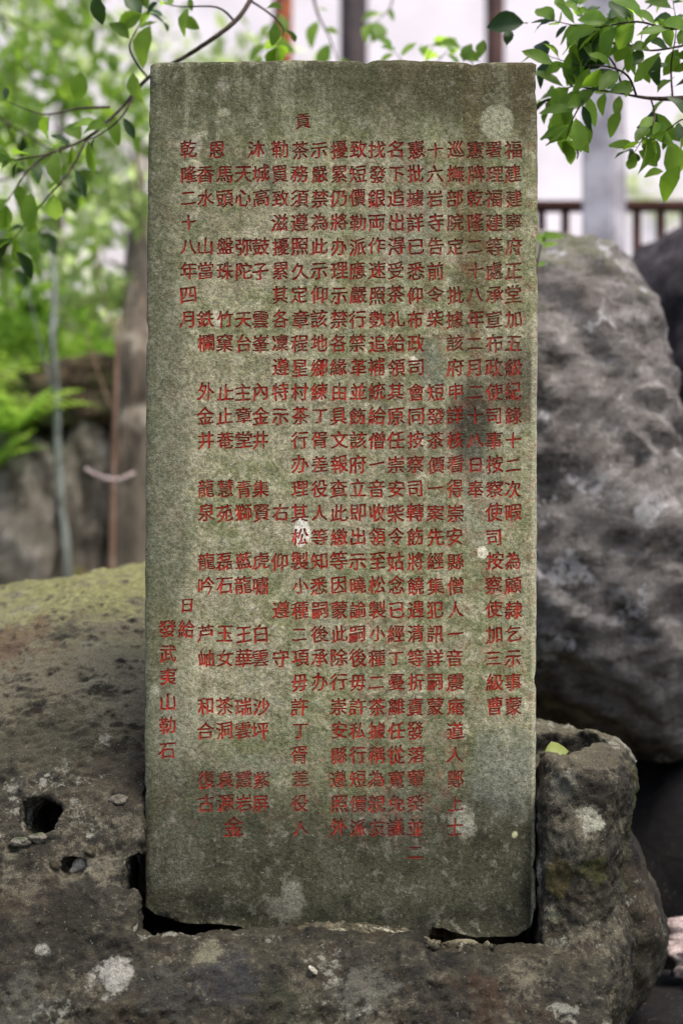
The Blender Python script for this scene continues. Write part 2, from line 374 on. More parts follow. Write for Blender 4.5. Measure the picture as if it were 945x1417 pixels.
def displace(me, layers):
    """layers: (scale, amplitude, octaves, ridge, axis scaling or None, rotation about Y)"""
    for (sc, amp, oc, ridge, ax, rot, seed) in layers:
        v, nn = mesh_arrays(me); p = v.copy()
        if rot:
            c, s = math.cos(rot), math.sin(rot); p = np.stack([v[:, 0]*c+v[:, 2]*s, v[:, 1], -v[:, 0]*s+v[:, 2]*c], 1)
        if ax: p = p*np.array(ax)
        d = fbm(p, sc, oc, .55, ridge, seed)*amp
        v = v+nn*d[:, None]; me.vertices.foreach_set('co', v.ravel()); me.update()

def blob_geo(outline, cy, dy, e=.6, nphi=24, nth=72, back=None):
    """closed solid whose silhouette in the XZ plane at depth cy follows the outline (world x,z points)"""
    o = np.array(outline, float); c = o.mean(0); a = np.arctan2(o[:, 1]-c[1], o[:, 0]-c[0]); r = np.hypot(*(o-c).T)
    k = np.argsort(a); a, r = a[k], r[k]; a3 = np.concatenate([a-2*math.pi, a, a+2*math.pi]); r3 = np.tile(r, 3)
    th = np.linspace(-math.pi, math.pi, nth, endpoint=False); rr = np.interp(th, a3, r3)
    rr = (np.roll(rr, 1)+rr*2+np.roll(rr, -1))/4
    V, F = [], []
    for i in range(nphi+1):
        ph = -math.pi/2+math.pi*i/nphi; s = math.cos(ph); s = max(s, 0)**e; yy = math.copysign(abs(math.sin(ph))**.9, math.sin(ph))
        d = dy if yy < 0 else (back or dy)
        for t_, q in zip(th, rr): V.append((c[0]+q*s*math.cos(t_), cy+d*yy, c[1]+q*s*math.sin(t_)))
    for i in range(nphi):
        for j in range(nth):
            j2 = (j+1) % nth; F.append((i*nth+j, i*nth+j2, (i+1)*nth+j2, (i+1)*nth+j))
    F.append(tuple(range(nth))[::-1]); F.append(tuple(range(nphi*nth, (nphi+1)*nth)))
    return V, F

def add_rock(name, me, mat, label, cat, group=None, base=None):
    v, _ = mesh_arrays(me)
    b = base or Vector((float(v[:, 0].mean()), float(v[:, 1].mean()), float(v[:, 2].min())))
    v = v-np.array(b); me.vertices.foreach_set('co', v.ravel()); me.update(); me.name = name
    me.materials.clear(); me.materials.append(mat); me.polygons.foreach_set('use_smooth', [True]*len(me.polygons))
    me.polygons.foreach_set('material_index', [0]*len(me.polygons))
    o = bpy.data.objects.new(name, me); C.objects.link(o); o.location = b
    return tag(o, label, cat, group)

def ico(c, r, sub=3, sq=(1, 1, 1), amp=.18, seed=0, sc=None, rot=None):
    bm = bmesh.new(); bmesh.ops.create_icosphere(bm, subdivisions=sub, radius=1)
    v = np.array([p.co[:] for p in bm.verts]); f = [[q.index for q in x.verts] for x in bm.faces]; bm.free()
    v = v*(1+amp*2*fbm(v, 1.1, 3, .55, seed=seed)[:, None]+amp*.5*fbm(v, 4.2, 3, .6, seed=seed+4)[:, None])
    v = v*np.array(sq)*r
    if rot: v = v@np.array(Euler(rot).to_matrix()).T
    return v+np.array(c), f

# --- ground: one sheet to the horizon, rising behind the stele into a bank and a wooded slope
def ground_h(x, y):
    ss = lambda e0, e1, t: (lambda q: q*q*(3-2*q))(np.clip((t-e0)/(e1-e0), 0, 1))
    right = ss(.3, 1.1, x/np.maximum(y, .5)*3)
    h = ss(3.9, 5.6, y)*.80*(1-right)+ss(5.0, 6.0, y)*1.2*right
    edge = 6.3+.35*np.sin(x*1.7)
    h = h+(1-right)*ss(edge, edge+.55, y)*.62
    h = h+(1-right)*ss(7.2, 16, y)*1.6+ss(14, 60, y)*1.2
    return h
def build_ground():
    ys = np.concatenate([np.arange(-6, 2.4, .4), np.arange(2.4, 10, .06), np.arange(10, 30, .8), np.array([35, 50, 80, 140, 300, 900])])
    V, F = [], []; nx = 180
    for yy in ys:
        half = max(6., abs(yy)*1.4 if yy > 10 else 6.+0*yy)
        for i in range(nx+1):
            t = i/nx*2-1; V.append((half*(abs(t)**1.5)*(1 if t > 0 else -1), yy, 0))
    V = np.array(V); V[:, 2] = ground_h(V[:, 0], V[:, 1])+fbm(V, 1.6, 5, .55)*.09*np.clip((V[:, 1]-2)/3, .3, 1.5)
    for j in range(len(ys)-1):
        for i in range(nx): a = j*(nx+1)+i; F.append((a, a+1, a+nx+2, a+nx+1))
    o = mesh_obj('ground', V, F, M['soil']); tag(o, kind='structure')
build_ground()

# --- the carved base boulder
def loft(cols):
    """cols: (X, [(Y,z),...]) with equal counts -> closed solid"""
    V, F = [], []; m = len(cols[0][1])
    for X, pr in cols:
        for (Y, z) in pr: V.append((X, Y, z))
    for i in range(len(cols)-1):
        for j in range(m): j2 = (j+1) % m; F.append((i*m+j, i*m+j2, (i+1)*m+j2, (i+1)*m+j))
    F.append(tuple(range(m))[::-1]); F.append(tuple(range((len(cols)-1)*m, len(cols)*m)))
    return V, F
def box_geo(x0, x1, y0, y1, z0, z1):
    V = [(x, y, z) for x in (x0, x1) for y in (y0, y1) for z in (z0, z1)]
    return V, [(0, 1, 3, 2), (4, 6, 7, 5), (0, 4, 5, 1), (2, 3, 7, 6), (0, 2, 6, 4), (1, 5, 7, 3)]

def build_base():
    prof = lambda dz, dy=0., f=1.: [(2.66+dy, -.3), (2.70+dy, .18), (2.80+dy, .40*f), (2.90+dy, .52*f), (3.02+dy, .655*f), (3.2+dy, .80*f+dz*.5),
                          (3.5+dy, .925*f+dz), (3.9, .985*f+dz), (4.35, .97*f+dz), (4.9, .75), (5.1, -.3)]
    cols = [(-1.3, prof(-.12, .08, .88)), (-1.05, prof(-.08, .05, .92)), (-.85, prof(-.045, .02, .97)), (-.62, prof(-.02, 0, .99)), (-.48, prof(.0)), (-.36, prof(.008)),
            (-.26, prof(.012)), (-.05, prof(0., 0, .98)), (.05, prof(-.15, .05, .8))]
    V, F = loft(cols)
    lip = [(2.70, -.3), (2.735, .2), (2.79, .38), (2.83, .44), (2.875, .463), (2.95, .47), (3.3, .47), (3.6, .44), (3.7, .3), (3.75, .0), (3.75, -.3)]
    # the left mass does not run in front of the slab: cut it there before joining the lip
    def join(A, B):
        off = len(A[0]); return list(A[0])+list(B[0]), list(A[1])+[tuple(i+off for i in f) for f in B[1]]
    def boolean(me, cutter, op='DIFFERENCE'):
        a = bpy.data.objects.new('a', me); cm = bpy.data.meshes.new('c'); cm.from_pydata([tuple(v) for v in cutter[0]], [], [tuple(f) for f in cutter[1]]); cm.update()
        bmn = bmesh.new(); bmn.from_mesh(cm); bmesh.ops.recalc_face_normals(bmn, faces=bmn.faces); bmn.to_mesh(cm); bmn.free()
        b = bpy.data.objects.new('b', cm); C.objects.link(a); C.objects.link(b)
        md = a.modifiers.new('b', 'BOOLEAN'); md.operation = op; md.object = b; md.solver = 'EXACT'
        dg = bpy.context.evaluated_depsgraph_get(); r = bpy.data.meshes.new_from_object(a.evaluated_get(dg))
        bpy.data.objects.remove(a); bpy.data.objects.remove(b); print('bool', len(me.polygons), len(r.polygons)); return r if len(r.polygons) > len(me.polygons)*.4 else me
    left = remesh(V, F, .02)
    left = boolean(left, box_geo(-.302, .6, 2.0, 3.22, .46, 3))
    lv, _ = mesh_arrays(left); A = ([tuple(v) for v in lv], [tuple(p.vertices) for p in left.polygons])
    L = loft([(-.345, lip), (-.2, [(y-.01, z) for y, z in lip]), (0, [(y+.01, z+.004) for y, z in lip]), (.12, lip), (.14, [(y, z-.02) for y, z in lip]), (.33, [(y, z-.024) for y, z in lip]), (.40, [(y+.01, z-.024) for y, z in lip])])
    # right upright wall of the socket, with a rim
    levels = [(-.3, .0, .0), (.30, .0, .0), (.36, .012, -.02), (.42, .015, -.02), (.47, -.004, 0), (.55, -.006, .0), (.62, .0, .0), (.66, .010, 0.012), (.69, .012, .012), (.716, .0, .006), (.728, -.03, .02)]
    PV, PF = [], []; 
    for z, gx, gy in levels:
        sh = max(0, z-.70)*1.0
        poly = [(.308+sh*.3, 2.95+gy+sh), (.36, 2.915+gy+sh), (.405+gx, 2.93+gy+sh), (.428+gx, 2.99), (.448+gx, 3.08), (.455+gx*1.5, 3.17), (.44+gx, 3.28), (.38, 3.38), (.30, 3.43), (.2, 3.43), (.16, 3.36), (.2, 3.26), (.308+sh*.3, 3.25)]
        PV += [(x, y, z) for x, y in poly]
    m = 13
    for i in range(len(levels)-1):
        for j in range(m): j2 = (j+1) % m; PF.append((i*m+j, i*m+j2, (i+1)*m+j2, (i+1)*m+j))
    PF.append(tuple(range(m))[::-1]); PF.append(tuple(range((len(levels)-1)*m, len(levels)*m)))
    G = join(join(A, L), (PV, PF))
    me = remesh(G[0], G[1], .009)
    displace(me, [(3., .026, 3, False, None, 0, 5.), (11, .012, 4, False, None, 0, 9.)])
    # socket, groove beside the slab, basin in the rim, drilled hole and small pit
    for cx, r1, cut in ():
        pass
    me = boolean(me, box_geo(-.3035, .3058, 2.925, 3.24, .30, 2.5))
    me = boolean(me, box_geo(-.330, -.2, 2.918, 3.235, .31, .575))
    me = boolean(me, box_geo(-.3008, -.135, 2.71, 3.19, P(0, 1303, 2.85).z, .9))
    me = boolean(me, ico(P(778, 1046, 3.14)+Vector((0, 0, .012)), 1, 3, (.075, .10, .055), .06, 3))
    # drilled hole
    h = P(57, 1130, 3.0); seg = 20; HV, HF = [], []
    ax = Vector((.12, 1, -.25)).normalized(); uu = ax.cross(Vector((0, 0, 1))).normalized(); vv = uu.cross(ax)
    for k, (t, rr) in enumerate(((-.25, .036), (-.02, .034), (.16, .030))):
        for j in range(seg):
            a = 2*math.pi*j/seg; HV.append(tuple(h+ax*t+uu*rr*math.cos(a)*(1+.06*math.sin(3*a))+vv*rr*math.sin(a)))
    for k in range(2):
        for j in range(seg): HF.append((k*seg+j, k*seg+(j+1) % seg, (k+1)*seg+(j+1) % seg, (k+1)*seg+j))
    HF += [tuple(range(seg))[::-1], tuple(range(2*seg, 3*seg))]
    me = boolean(me, (HV, HF))
    me = boolean(me, ico(P(98, 1202, 2.93), 1, 2, (.028, .07, .016), .2, 8))
    # fine relief on a re-meshed skin
    v, _ = mesh_arrays(me); me = remesh(v, [tuple(p.vertices) for p in me.polygons], .0051)
    displace(me, [(15, .012, 4, True, (1, 1, 1.3), 0, 1.), (42, .0065, 4, True, None, 0, 12.), (95, .003, 3, False, None, 0, 2.)])
    print('base faces', len(me.polygons))
    return add_rock('carved_boulder', me, M['base'], 'dark lichened boulder with the cut socket in which the inscribed slab stands', 'boulder', base=Vector((-.2, 3.2, 0)))
base = build_base()

# --- other rocks
def outline_px(pts, Y): return [(P(x, y, Y).x, P(x, y, Y).z) for x, y in pts]
V, F = blob_geo(outline_px([(600, 360), (680, 325), (745, 318), (800, 312), (845, 332), (875, 376), (892, 430), (908, 520), (925, 600), (960, 680),
                            (1010, 800), (1010, 920), (980, 1040), (945, 1068), (880, 1045), (810, 1020), (745, 985), (660, 950), (580, 880), (560, 600)], 4.35), 4.5, .55, .45, back=1.1)
me = remesh(V, F, .022)
displace(me, [(1.6, .05, 3, False, (1, 1, 2.2), R(-40), 2.), (3.2, .055, 4, True, (1, 1, 3.2), R(-42), 4.), (14, .014, 5, True, (1, 1, 2), R(-42), 6.)])
add_rock('boulder', me, M['boulder'], 'large grey boulder with pale lichen patches leaning behind the right edge of the slab', 'boulder')
V, F = blob_geo(outline_px([(885, 372), (910, 335), (950, 308), (1010, 300), (1080, 350), (1100, 480), (1090, 640), (1040, 740), (960, 720), (905, 600), (880, 480)], 5.3), 5.5, .5, .6, back=.9)
me = remesh(V, F, .03); displace(me, [(1.8, .10, 3, False, None, 0, 22.), (7, .04, 4, True, None, 0, 14.)])
add_rock('boulder', me, M['dark_boulder'], 'dark purplish boulder behind the large grey one at the right edge', 'boulder')
V, F = blob_geo(outline_px([(835, 1150), (862, 1120), (885, 1165), (900, 1210), (920, 1260), (922, 1310), (900, 1352), (868, 1392), (835, 1440), (800, 1500), (780, 1300)], 3.32), 3.38, .16, .5, back=.3)
me = remesh(V, F, .008); displace(me, [(5, .03, 3, False, None, 0, 32.), (18, .010, 4, True, None, 0, 34.), (60, .003, 3, False, None, 0, 34.)])
add_rock('rock', me, M['base'], 'smooth dark rock leaning against the right side of the carved boulder', 'rock')
# rocks with shade painted into their near-black colour, closing the hollow below the big boulder
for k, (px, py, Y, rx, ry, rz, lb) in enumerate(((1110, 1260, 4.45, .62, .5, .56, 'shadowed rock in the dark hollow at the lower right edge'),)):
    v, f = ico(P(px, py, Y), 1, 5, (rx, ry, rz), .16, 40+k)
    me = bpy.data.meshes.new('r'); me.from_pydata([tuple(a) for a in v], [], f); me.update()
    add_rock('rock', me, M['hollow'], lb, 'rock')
for k, (px, py, Y, r, sq, lb) in enumerate(((946, 1290, 3.55, .034, (1.3, 1, .7), 'pale pinkish stone, topmost of the light stones at the lower right edge'),
                                        (948, 1318, 3.52, .032, (1.3, 1, .65), 'pale stone wedged under the topmost light stone at the lower right edge'),
                                        (950, 1342, 3.5, .026, (1.4, 1, .6), 'lowest small pale stone at the lower right edge'))):
    v, f = ico(P(px, py, Y), r, 3, sq, .55, 60+k*3, rot=(0, .2*k, k))
    me = bpy.data.meshes.new('r'); me.from_pydata([tuple(a) for a in v], [], f); me.update()
    add_rock('stone', me, M['pale_stone'], lb, 'stone')
# a low ledge under the pale stones, in the same shade-black colour
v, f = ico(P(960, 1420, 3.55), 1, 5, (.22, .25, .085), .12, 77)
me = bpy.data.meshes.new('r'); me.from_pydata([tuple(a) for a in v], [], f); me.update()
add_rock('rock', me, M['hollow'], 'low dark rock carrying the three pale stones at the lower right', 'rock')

# surface finder on the base for things that lie on it
from mathutils.bvhtree import BVHTree
_bv = BVHTree.FromObject(base, bpy.context.evaluated_depsgraph_get())
def on_base(px, py):
    o = Vector((0, 0, CAMZ))-base.location; d = (P(px, py, 3)-Vector((0, 0, CAMZ))).normalized()
    hit = _bv.ray_cast(o, d); return (hit[0]+base.location, hit[1]) if hit[0] is not None else (P(px, py, 3), Vector((0, -1, 0)))
def pebble(name, px, py, r, sq, mat, label, cat='stone', seed=0, rot=None, sink=.3, group=None):
    c, nn = on_base(px, py); v, f = ico(c+nn*r*min(sq)*(1-sink), r, 3, sq, .28, seed, rot=rot)
    me = bpy.data.meshes.new('r'); me.from_pydata([tuple(a) for a in v], [], f); me.update()
    return add_rock(name, me, mat, label, cat, group)
pebble('stone', 119, 1197, .020, (1.3, .6, .55), M['white_pebble'], 'white elongated stone chip beside the small rusty pit', seed=3, rot=(0, -.6, 0))
pebble('stone', 125, 1180, .009, (1, 1, .9), M['mortar'], 'small grey pebble just above the white stone chip', seed=5)
pebble('stone', 164, 1112, .011, (1.4, .7, .8), M['bank'], 'small pale chip midway between the drilled hole and the slab', seed=8)
pebble('stone', 30, 1166, .012, (1.4, .8, .6), M['bank'], 'flat pale pebble below the left rim of the drilled hole', seed=9)
pebble('stone', 53, 1162, .011, (1.4, .8, .7), M['bank'], 'pale pebble directly below the drilled hole', seed=11)
pebble('stone', 76, 1196, .009, (1, .8, 1), M['mortar'], 'grey pebble at the left rim of the small rusty pit', seed=12)
pebble('stone', 432, 1343, .0055, (1.5, .8, .7), M['white_pebble'], 'tiny white chip on the front ledge under the middle of the slab', seed=14, rot=(.4, .7, 0), sink=.6)

# --- rubble and crumbled mortar under the slab
def rubble():
    r = random.Random(4); V, F = [], []
    def put(v, f): off = len(V); V.extend(tuple(a) for a in v); F.extend(tuple(i+off for i in q) for q in f)
    v, f = ico((0, 0, 0), 1, 6, (.140, .05, .036), .10, 3); v = v+np.array(P(466, 1312, 2.960))
    put(v+fbm(v, 38, 5, .65, True, 3.)[:, None]*np.array([.004, -.012, .014]), f)
    for (cx, w_, h_, sd_) in ((362, .035, .018, 1), (560, .045, .016, 5), (255, .02, .010, 9), (640, .03, .008, 12)):
        v, f = ico((0, 0, 0), 1, 4, (w_, .03, h_), .2, sd_); put(v+np.array(P(cx, 1309, 2.945)), f)
    for k in range(420):
        x = r.gauss(465, 95); edge = min(1, abs(x-466)/150); up = r.random()**1.5
        if not 250 < x < 700: continue
        c = P(x, 1307-up*26*(1-edge**2)+r.uniform(-2, 5), 2.905+up*.05+r.uniform(-.02, .02)); rad = .0015+.0055*r.random()**2.5
        put(*ico(c, rad, 1, (r.uniform(.8, 1.5), 1, r.uniform(.5, .9)), .4, k*1.7, rot=(k, k*2.1, 0)))
    o = mesh_obj('mortar_rubble', V, F, M['mortar']); tag(o, 'crumbled pale mortar and grit packed under the middle of the slab', 'rubble', kind='stuff')
rubble()

# ------------------------------------------------------------------ the stele
COLS = [
 (710, 207, '福建建寧府正堂加五級紀錄十二次暇_為顧隸乞示事蒙'),
 (683.5, 207, '署理福建等處承宣布政使司事按察使司_按察使加三級曹'.replace('司_按', '司按')),
 (657, 207, '憲牌乾隆二十八年二月二十八日奉'),
 (629.5, 207, '巡撫部院定_批據該府申詳核看得崇安縣僧人一音震庵道人鄭上士'),
 (602, 207, '十六岩寺告前令柴__短發茶價一案先經集犯訊詳嗣蒙'),
 (575, 207, '憲批據詳已悉仰布政司會同按察司轉飭將饒遇清等折責發落葷癸並二'),
 (548, 207, '名下追出淂受茶礼給領其原任崇安柴令姑念已經丁憂離任從寬免議'),
 (521.5, 207, '找發銀両作速照數追補統給僧一音收領至松製小種二茶據稱為親友'),
 (495, 207, '致短價勒派應嚴行禁革並飭該府立即出示曉諭嗣後毋許私行短價派'),
 (469, 207, '擾累仍將办理示禁各緣由具文報查此繳等因蒙此除行崇安縣遵照外'),
 (442, 207, '示嚴禁為此示仰該地鄉練丁胥差役人等知悉嗣後承办'),
 (415, 207, '茶務須遵照久定章程星村茶行办理其松製小種二項毋許丁胥差役人'),
 (388, 207, '勒買致滋擾累其各凜遵特示____右_仰_遵_守'),
 (361, 207, '_城高_鼓子_雲峯_內金井_集賢_虎嘯_白雲_沙坪_紫屏'),
 (337, 207, '_天心_弥陀_天台_主章堂_青獅_藍龍_王華_瑞雲_霞岩'),
 (311.5, 207, '_馬頭_盤珠_竹窠_止止菴_慧苑_磊石_玉女_茶洞_袁源'),
 (285, 207, '_香水_山當_鉄欄_外金井_龍泉_龍吟_芦岫_和合_復古'),
 (261, 207, '乾隆二十八年四月'),
 (232, 870, '發武夷山勒石'),
]
COLS[12] = (388, 207, '勒買致滋擾累其各凜遵特示' + '___' + '右_仰_遵_守')
PITCH = 33.5
def col_y(y0, i): return y0+PITCH*i
chars = []                                           # (column, char, x, y, size)
for ci, (cx, y0, s) in enumerate(COLS):
    for i, ch in enumerate(s):
        if ch != '_': chars.append((ci, ch, cx, col_y(y0, i), 1.))
chars += [(11, '貢', 419, 167, .92), (13, '沐', 354, 207, 1.), (15, '恩', 301, 207, 1.), (17, '日', 259, 837, .9), (17, '給', 258, 871, 1.), (15, '金', 323, 1143, 1.15)]

GLYPH = {}
def load_glyphs(chs):
    """outlines of the characters as oriented loops, sampled from the built-in font's curves"""
    obs = []
    for ch in chs:
        cu = bpy.data.curves.new('g', 'FONT'); cu.body = ch; cu.size = 1; o = bpy.data.objects.new('g', cu); C.objects.link(o); obs.append(o)
    for o in S.objects: o.select_set(False)
    for o in obs: o.select_set(True)
    bpy.context.view_layer.objects.active = obs[0]; bpy.ops.object.convert(target='CURVE')
    for o, ch in zip(obs, chs):
        loops = []
        for sp in o.data.splines:
            bp = list(sp.bezier_points); n = len(bp); L = []
            for i in range(n):
                a, b = bp[i], bp[(i+1) % n]; p0, p1, p2, p3 = [np.array(q[:2]) for q in (a.co, a.handle_right, b.handle_left, b.co)]
                ch_ = p3-p0; ln = np.linalg.norm(ch_)+1e-9; dev = max(abs(np.cross(ch_, p1-p0)), abs(np.cross(ch_, p2-p0)))/ln
                m = 1 if dev < .003 else 3
                if m == 1 and ln > .22: m = 2 if ln < .5 else 3
                for k in range(m): t = k/m; L.append((1-t)**3*p0+3*(1-t)**2*t*p1+3*(1-t)*t*t*p2+t**3*p3)
            if len(L) > 2: loops.append(np.array(L))
        # outer loops carry the winding of the loop with the largest area
        ar = [0.5*np.sum(l[:, 0]*np.roll(l[:, 1], -1)-np.roll(l[:, 0], -1)*l[:, 1]) for l in loops]
        sg = np.sign(ar[int(np.argmax(np.abs(ar)))])
        out = []
        for l in loops:
            e1 = l-np.roll(l, 1, 0); e2 = np.roll(l, -1, 0)-l; e1 /= np.linalg.norm(e1, axis=1)[:, None]+1e-9; e2 /= np.linalg.norm(e2, axis=1)[:, None]+1e-9
            n1 = np.c_[e1[:, 1], -e1[:, 0]]*sg; n2 = np.c_[e2[:, 1], -e2[:, 0]]*sg; nn = (n1+n2); nn /= np.maximum(np.linalg.norm(nn, axis=1), .5)[:, None]
            kk = np.minimum(1.5, 1/np.maximum(.55, (nn*n1).sum(1)))[:, None]
            out.append(l+nn*kk*np.array([FAT, FAT*.55]))          # verticals written heavier than horizontals
        GLYPH[ch] = out; bpy.data.objects.remove(o)
FAT = .025
load_glyphs(sorted({c[1] for c in chars}))

def build_stele():
    r = random.Random(11); rn = np.random.RandomState(5)
    # outline in photo pixels, clockwise from top left
    def seg(a, b, step=7):
        n_ = max(1, int(math.dist(a, b)/step)); return [(a[0]+(b[0]-a[0])*i/n_, a[1]+(b[1]-a[1])*i/n_) for i in range(n_)]
    corners = [(210, 91), (214, 87), (300, 86), (372, 85), (400, 84), (500, 85), (560, 83), (640, 87), (735, 87), (741, 90), (742.5, 300), (741, 700), (740, 960), (739, 1200),
               (740, 1256), (733, 1284), (715, 1297), (660, 1299), (630, 1292), (598, 1284), (585, 1325), (350, 1325), (335, 1284), (300, 1280), (262, 1280), (240, 1274), (215, 1266), (204, 1256),
               (202.5, 1200), (202, 1000), (203, 700), (205, 400), (207, 200)]
    pts = []
    for a, b in zip(corners, corners[1:]+corners[:1]): pts += seg(a, b)
    pts = np.array(pts); p3 = np.c_[pts, np.zeros(len(pts))]
    ctr = np.array([472, 690]); amp = 1.5
    nx = fbm(p3, 1/28, 4, .6, seed=2.)*amp; ny = fbm(p3, 1/28, 4, .6, seed=9.)*amp
    chip = np.maximum(0, fbm(p3, 1/40, 3, .6, seed=31.)-.16)*12; dirn = (ctr-pts)/np.linalg.norm(ctr-pts, axis=1)[:, None]
    sx = np.sign(ctr[0]-pts[:, 0])*(np.abs(pts[:, 0]-ctr[0]) > 262); sy = np.sign(ctr[1]-pts[:, 1])*(np.abs(pts[:, 1]-ctr[1]) > 590)
    pts = pts+np.c_[nx*(sx != 0)+chip*sx, ny*(sy != 0)+chip*sy]
    verts = [tuple(p) for p in pts]; nb = len(verts); edges = [(i, (i+1) % nb) for i in range(nb)]
    gsegs = []; owner = []
    for (ci, ch, x, y, s) in chars:
        loops = GLYPH[ch]; q = np.concatenate(loops).copy(); q[:, 0] -= .5; q[:, 1] -= .38; ed = []; o_ = 0
        for l in loops: ed += [(o_+i, o_+(i+1) % len(l)) for i in range(len(l))]; o_ += len(l)
        w_, h_ = 24.5*s*r.uniform(.96, 1.03), 26.0*s*r.uniform(.95, 1.04)
        if ch in '一二三十八人上下小丁乞日': w_ *= .92; h_ *= .9
        a = R(r.uniform(-2.5, 2.5)); sh = .075+r.uniform(-.02, .03)      # brush-written strokes rise to the right
        qx = q[:, 0]*w_; qy = q[:, 1]*h_+q[:, 0]*w_*sh
        # brush wobble and swelling
        p = np.c_[q*2.1, np.full(len(q), ci*3.1+y*.05)]
        qx, qy = qx+gnoise(p)*1.5, qy+gnoise(p+7.7)*1.5
        qx, qy = qx*math.cos(a)-qy*math.sin(a), qx*math.sin(a)+qy*math.cos(a)
        X = x+qx+r.uniform(-.8, .8); Y = y-qy+r.uniform(-.8, .8)
        off = len(verts); verts += list(zip(X, Y)); e2 = [(a_+off, b_+off) for a_, b_ in ed]; edges += e2
        owner.append((len(owner), X.min(), X.max(), Y.min(), Y.max(), np.array([[verts[a_], verts[b_]] for a_, b_ in e2])))
    for gy in np.arange(92, 1280, 9.):
        for gx in np.arange(211, 737, 9.): verts.append((gx+r.uniform(-2, 2), gy+r.uniform(-2, 2)))
    res = delaunay_2d_cdt([Vector(v) for v in verts], edges, [], 0, 1e-4)
    W = np.array([v[:] for v in res[0]]); T = np.array([f[:] for f in res[2]], int)
    cen = W[T].mean(1)
    def inside(p, segs):
        a, b = segs[:, 0], segs[:, 1]; y = p[:, 1][:, None]
        c = ((a[:, 1] > y) != (b[:, 1] > y)); xx = a[:, 0]+(y-a[:, 1])*(b[:, 0]-a[:, 0])/np.where(b[:, 1] == a[:, 1], 1e-9, b[:, 1]-a[:, 1])
        s_ = np.where(b[:, 1] > a[:, 1], 1, -1)
        return ((c & (p[:, 0][:, None] < xx))*s_).sum(1) != 0
    lab = np.full(len(T), -1); osegs = np.array([[verts[i], verts[(i+1) % nb]] for i in range(nb)])
    ins = inside(cen, osegs); lab[~ins] = -2
    for ci, x0, x1, y0, y1, sg in owner:
        k = np.where((cen[:, 0] >= x0) & (cen[:, 0] <= x1) & (cen[:, 1] >= y0) & (cen[:, 1] <= y1) & (lab == -1))[0]
        if len(k): m = inside(cen[k], sg); lab[k[m]] = ci
    print('stele tris', len(T), 'glyph tris', (lab >= 0).sum())
    def world(q, depth):
        p = np.c_[q/60., np.zeros(len(q))]; rel = fbm(p, 1., 4, .55, seed=3.)*.0016
        ex = np.minimum.reduce([q[:, 0]-203, 741-q[:, 0], q[:, 1]-86]); rel = rel+np.clip(1-ex/14, 0, 1)**2*.0022   # worn arris
        low = np.clip((q[:, 1]-1215)/70, 0, 1)**2*.010*(1+fbm(p*3, 1, 3, seed=5.)); rel = rel+low
        return np.c_[(q[:, 0]-472.5)/K, D0+rel+depth, CAMZ-(q[:, 1]-708.5)/K]
    root = empty('stele', ST_ORG, 'tall upright grey-green stone slab covered with columns of red carved characters', 'stele')
    def compact(F): u, inv = np.unique(F, return_inverse=True); return u, inv.reshape(F.shape)
    # slab: front skin, arris, sides, back
    F0 = T[lab == -1]; a2 = W[F0]; ar = (a2[:, 1, 0]-a2[:, 0, 0])*(a2[:, 2, 1]-a2[:, 0, 1])-(a2[:, 1, 1]-a2[:, 0, 1])*(a2[:, 2, 0]-a2[:, 0, 0])
    F0 = np.where((ar > 0)[:, None], F0[:, ::-1], F0)      # photo y points down; normals to -Y
    u, Fi = compact(F0); V0 = world(W[u], 0.); back = {int(w_): i for i, w_ in enumerate(u)}
    # true outer boundary ring
    from collections import Counter
    cnt = Counter(); 
    for t in T[ins]:
        for a, b in ((t[0], t[1]), (t[1], t[2]), (t[2], t[0])): cnt[(min(a, b), max(a, b))] += 1
    bnd = [e for e, c in cnt.items() if c == 1]; adj = {}
    for a, b in bnd: adj.setdefault(int(a), []).append(int(b)); adj.setdefault(int(b), []).append(int(a))
    st = max(adj, key=lambda i: -W[i][1]*1000-W[i][0]); ring = [st]; prev = None; cur = st
    while True:
        nx_ = [q for q in adj[cur] if q != prev]
        if not nx_ or (nx_[0] == st): break
        prev, cur = cur, nx_[0]; ring.append(cur)
        if len(ring) > 5000: break
    V = list(map(tuple, V0)); F = [tuple(f) for f in Fi]; n = len(ring); rw = W[ring]
    out = (rw-ctr); outx = np.where(np.abs(out[:, 0]) > 258, np.sign(out[:, 0]), 0); outy = np.where(out[:, 1] < -590, -1, 0)
    rings = [[back[q] for q in ring]]
    for (grow, dep) in ((1.6, .0035), (2.2, .010), (1.0, .06), (1.8, .115), (0, .125)):
        p3 = np.c_[rw/30., np.full(n, dep*40)]; jit = fbm(p3, 1, 3, seed=7.)*1.2
        q = rw+np.c_[outx*(grow+jit), outy*(grow+jit)]; wv = np.c_[(q[:, 0]-472.5)/K, np.full(n, D0+dep+.002), CAMZ-(q[:, 1]-708.5)/K]
        off = len(V); V += list(map(tuple, wv)); rings.append(list(range(off, off+n)))
    for ra, rb in zip(rings, rings[1:]):
        for i in range(n): j = (i+1) % n; F.append((ra[i], ra[j], rb[j], rb[i]))
    F.append(tuple(rings[-1]))
    slab = mesh_obj('stone_slab', V, F, M['stele'], root, smooth=False)
    bm = bmesh.new(); bm.from_mesh(slab.data); bm.normal_update()
    for f in bm.faces:
        f.smooth = abs(f.normal.y) < .999 or True
    bm.to_mesh(slab.data); bm.free()
    slab['label'] = 'flat stone slab with olive and grey stains'
    # engraved strokes, one part per column
    depth = .0020
    size = sorted(range(len(chars)), key=lambda k: -(owner[k][2]-owner[k][1])*(owner[k][4]-owner[k][3])); big_ = set(size[:300]); rest = [[], [], 0]
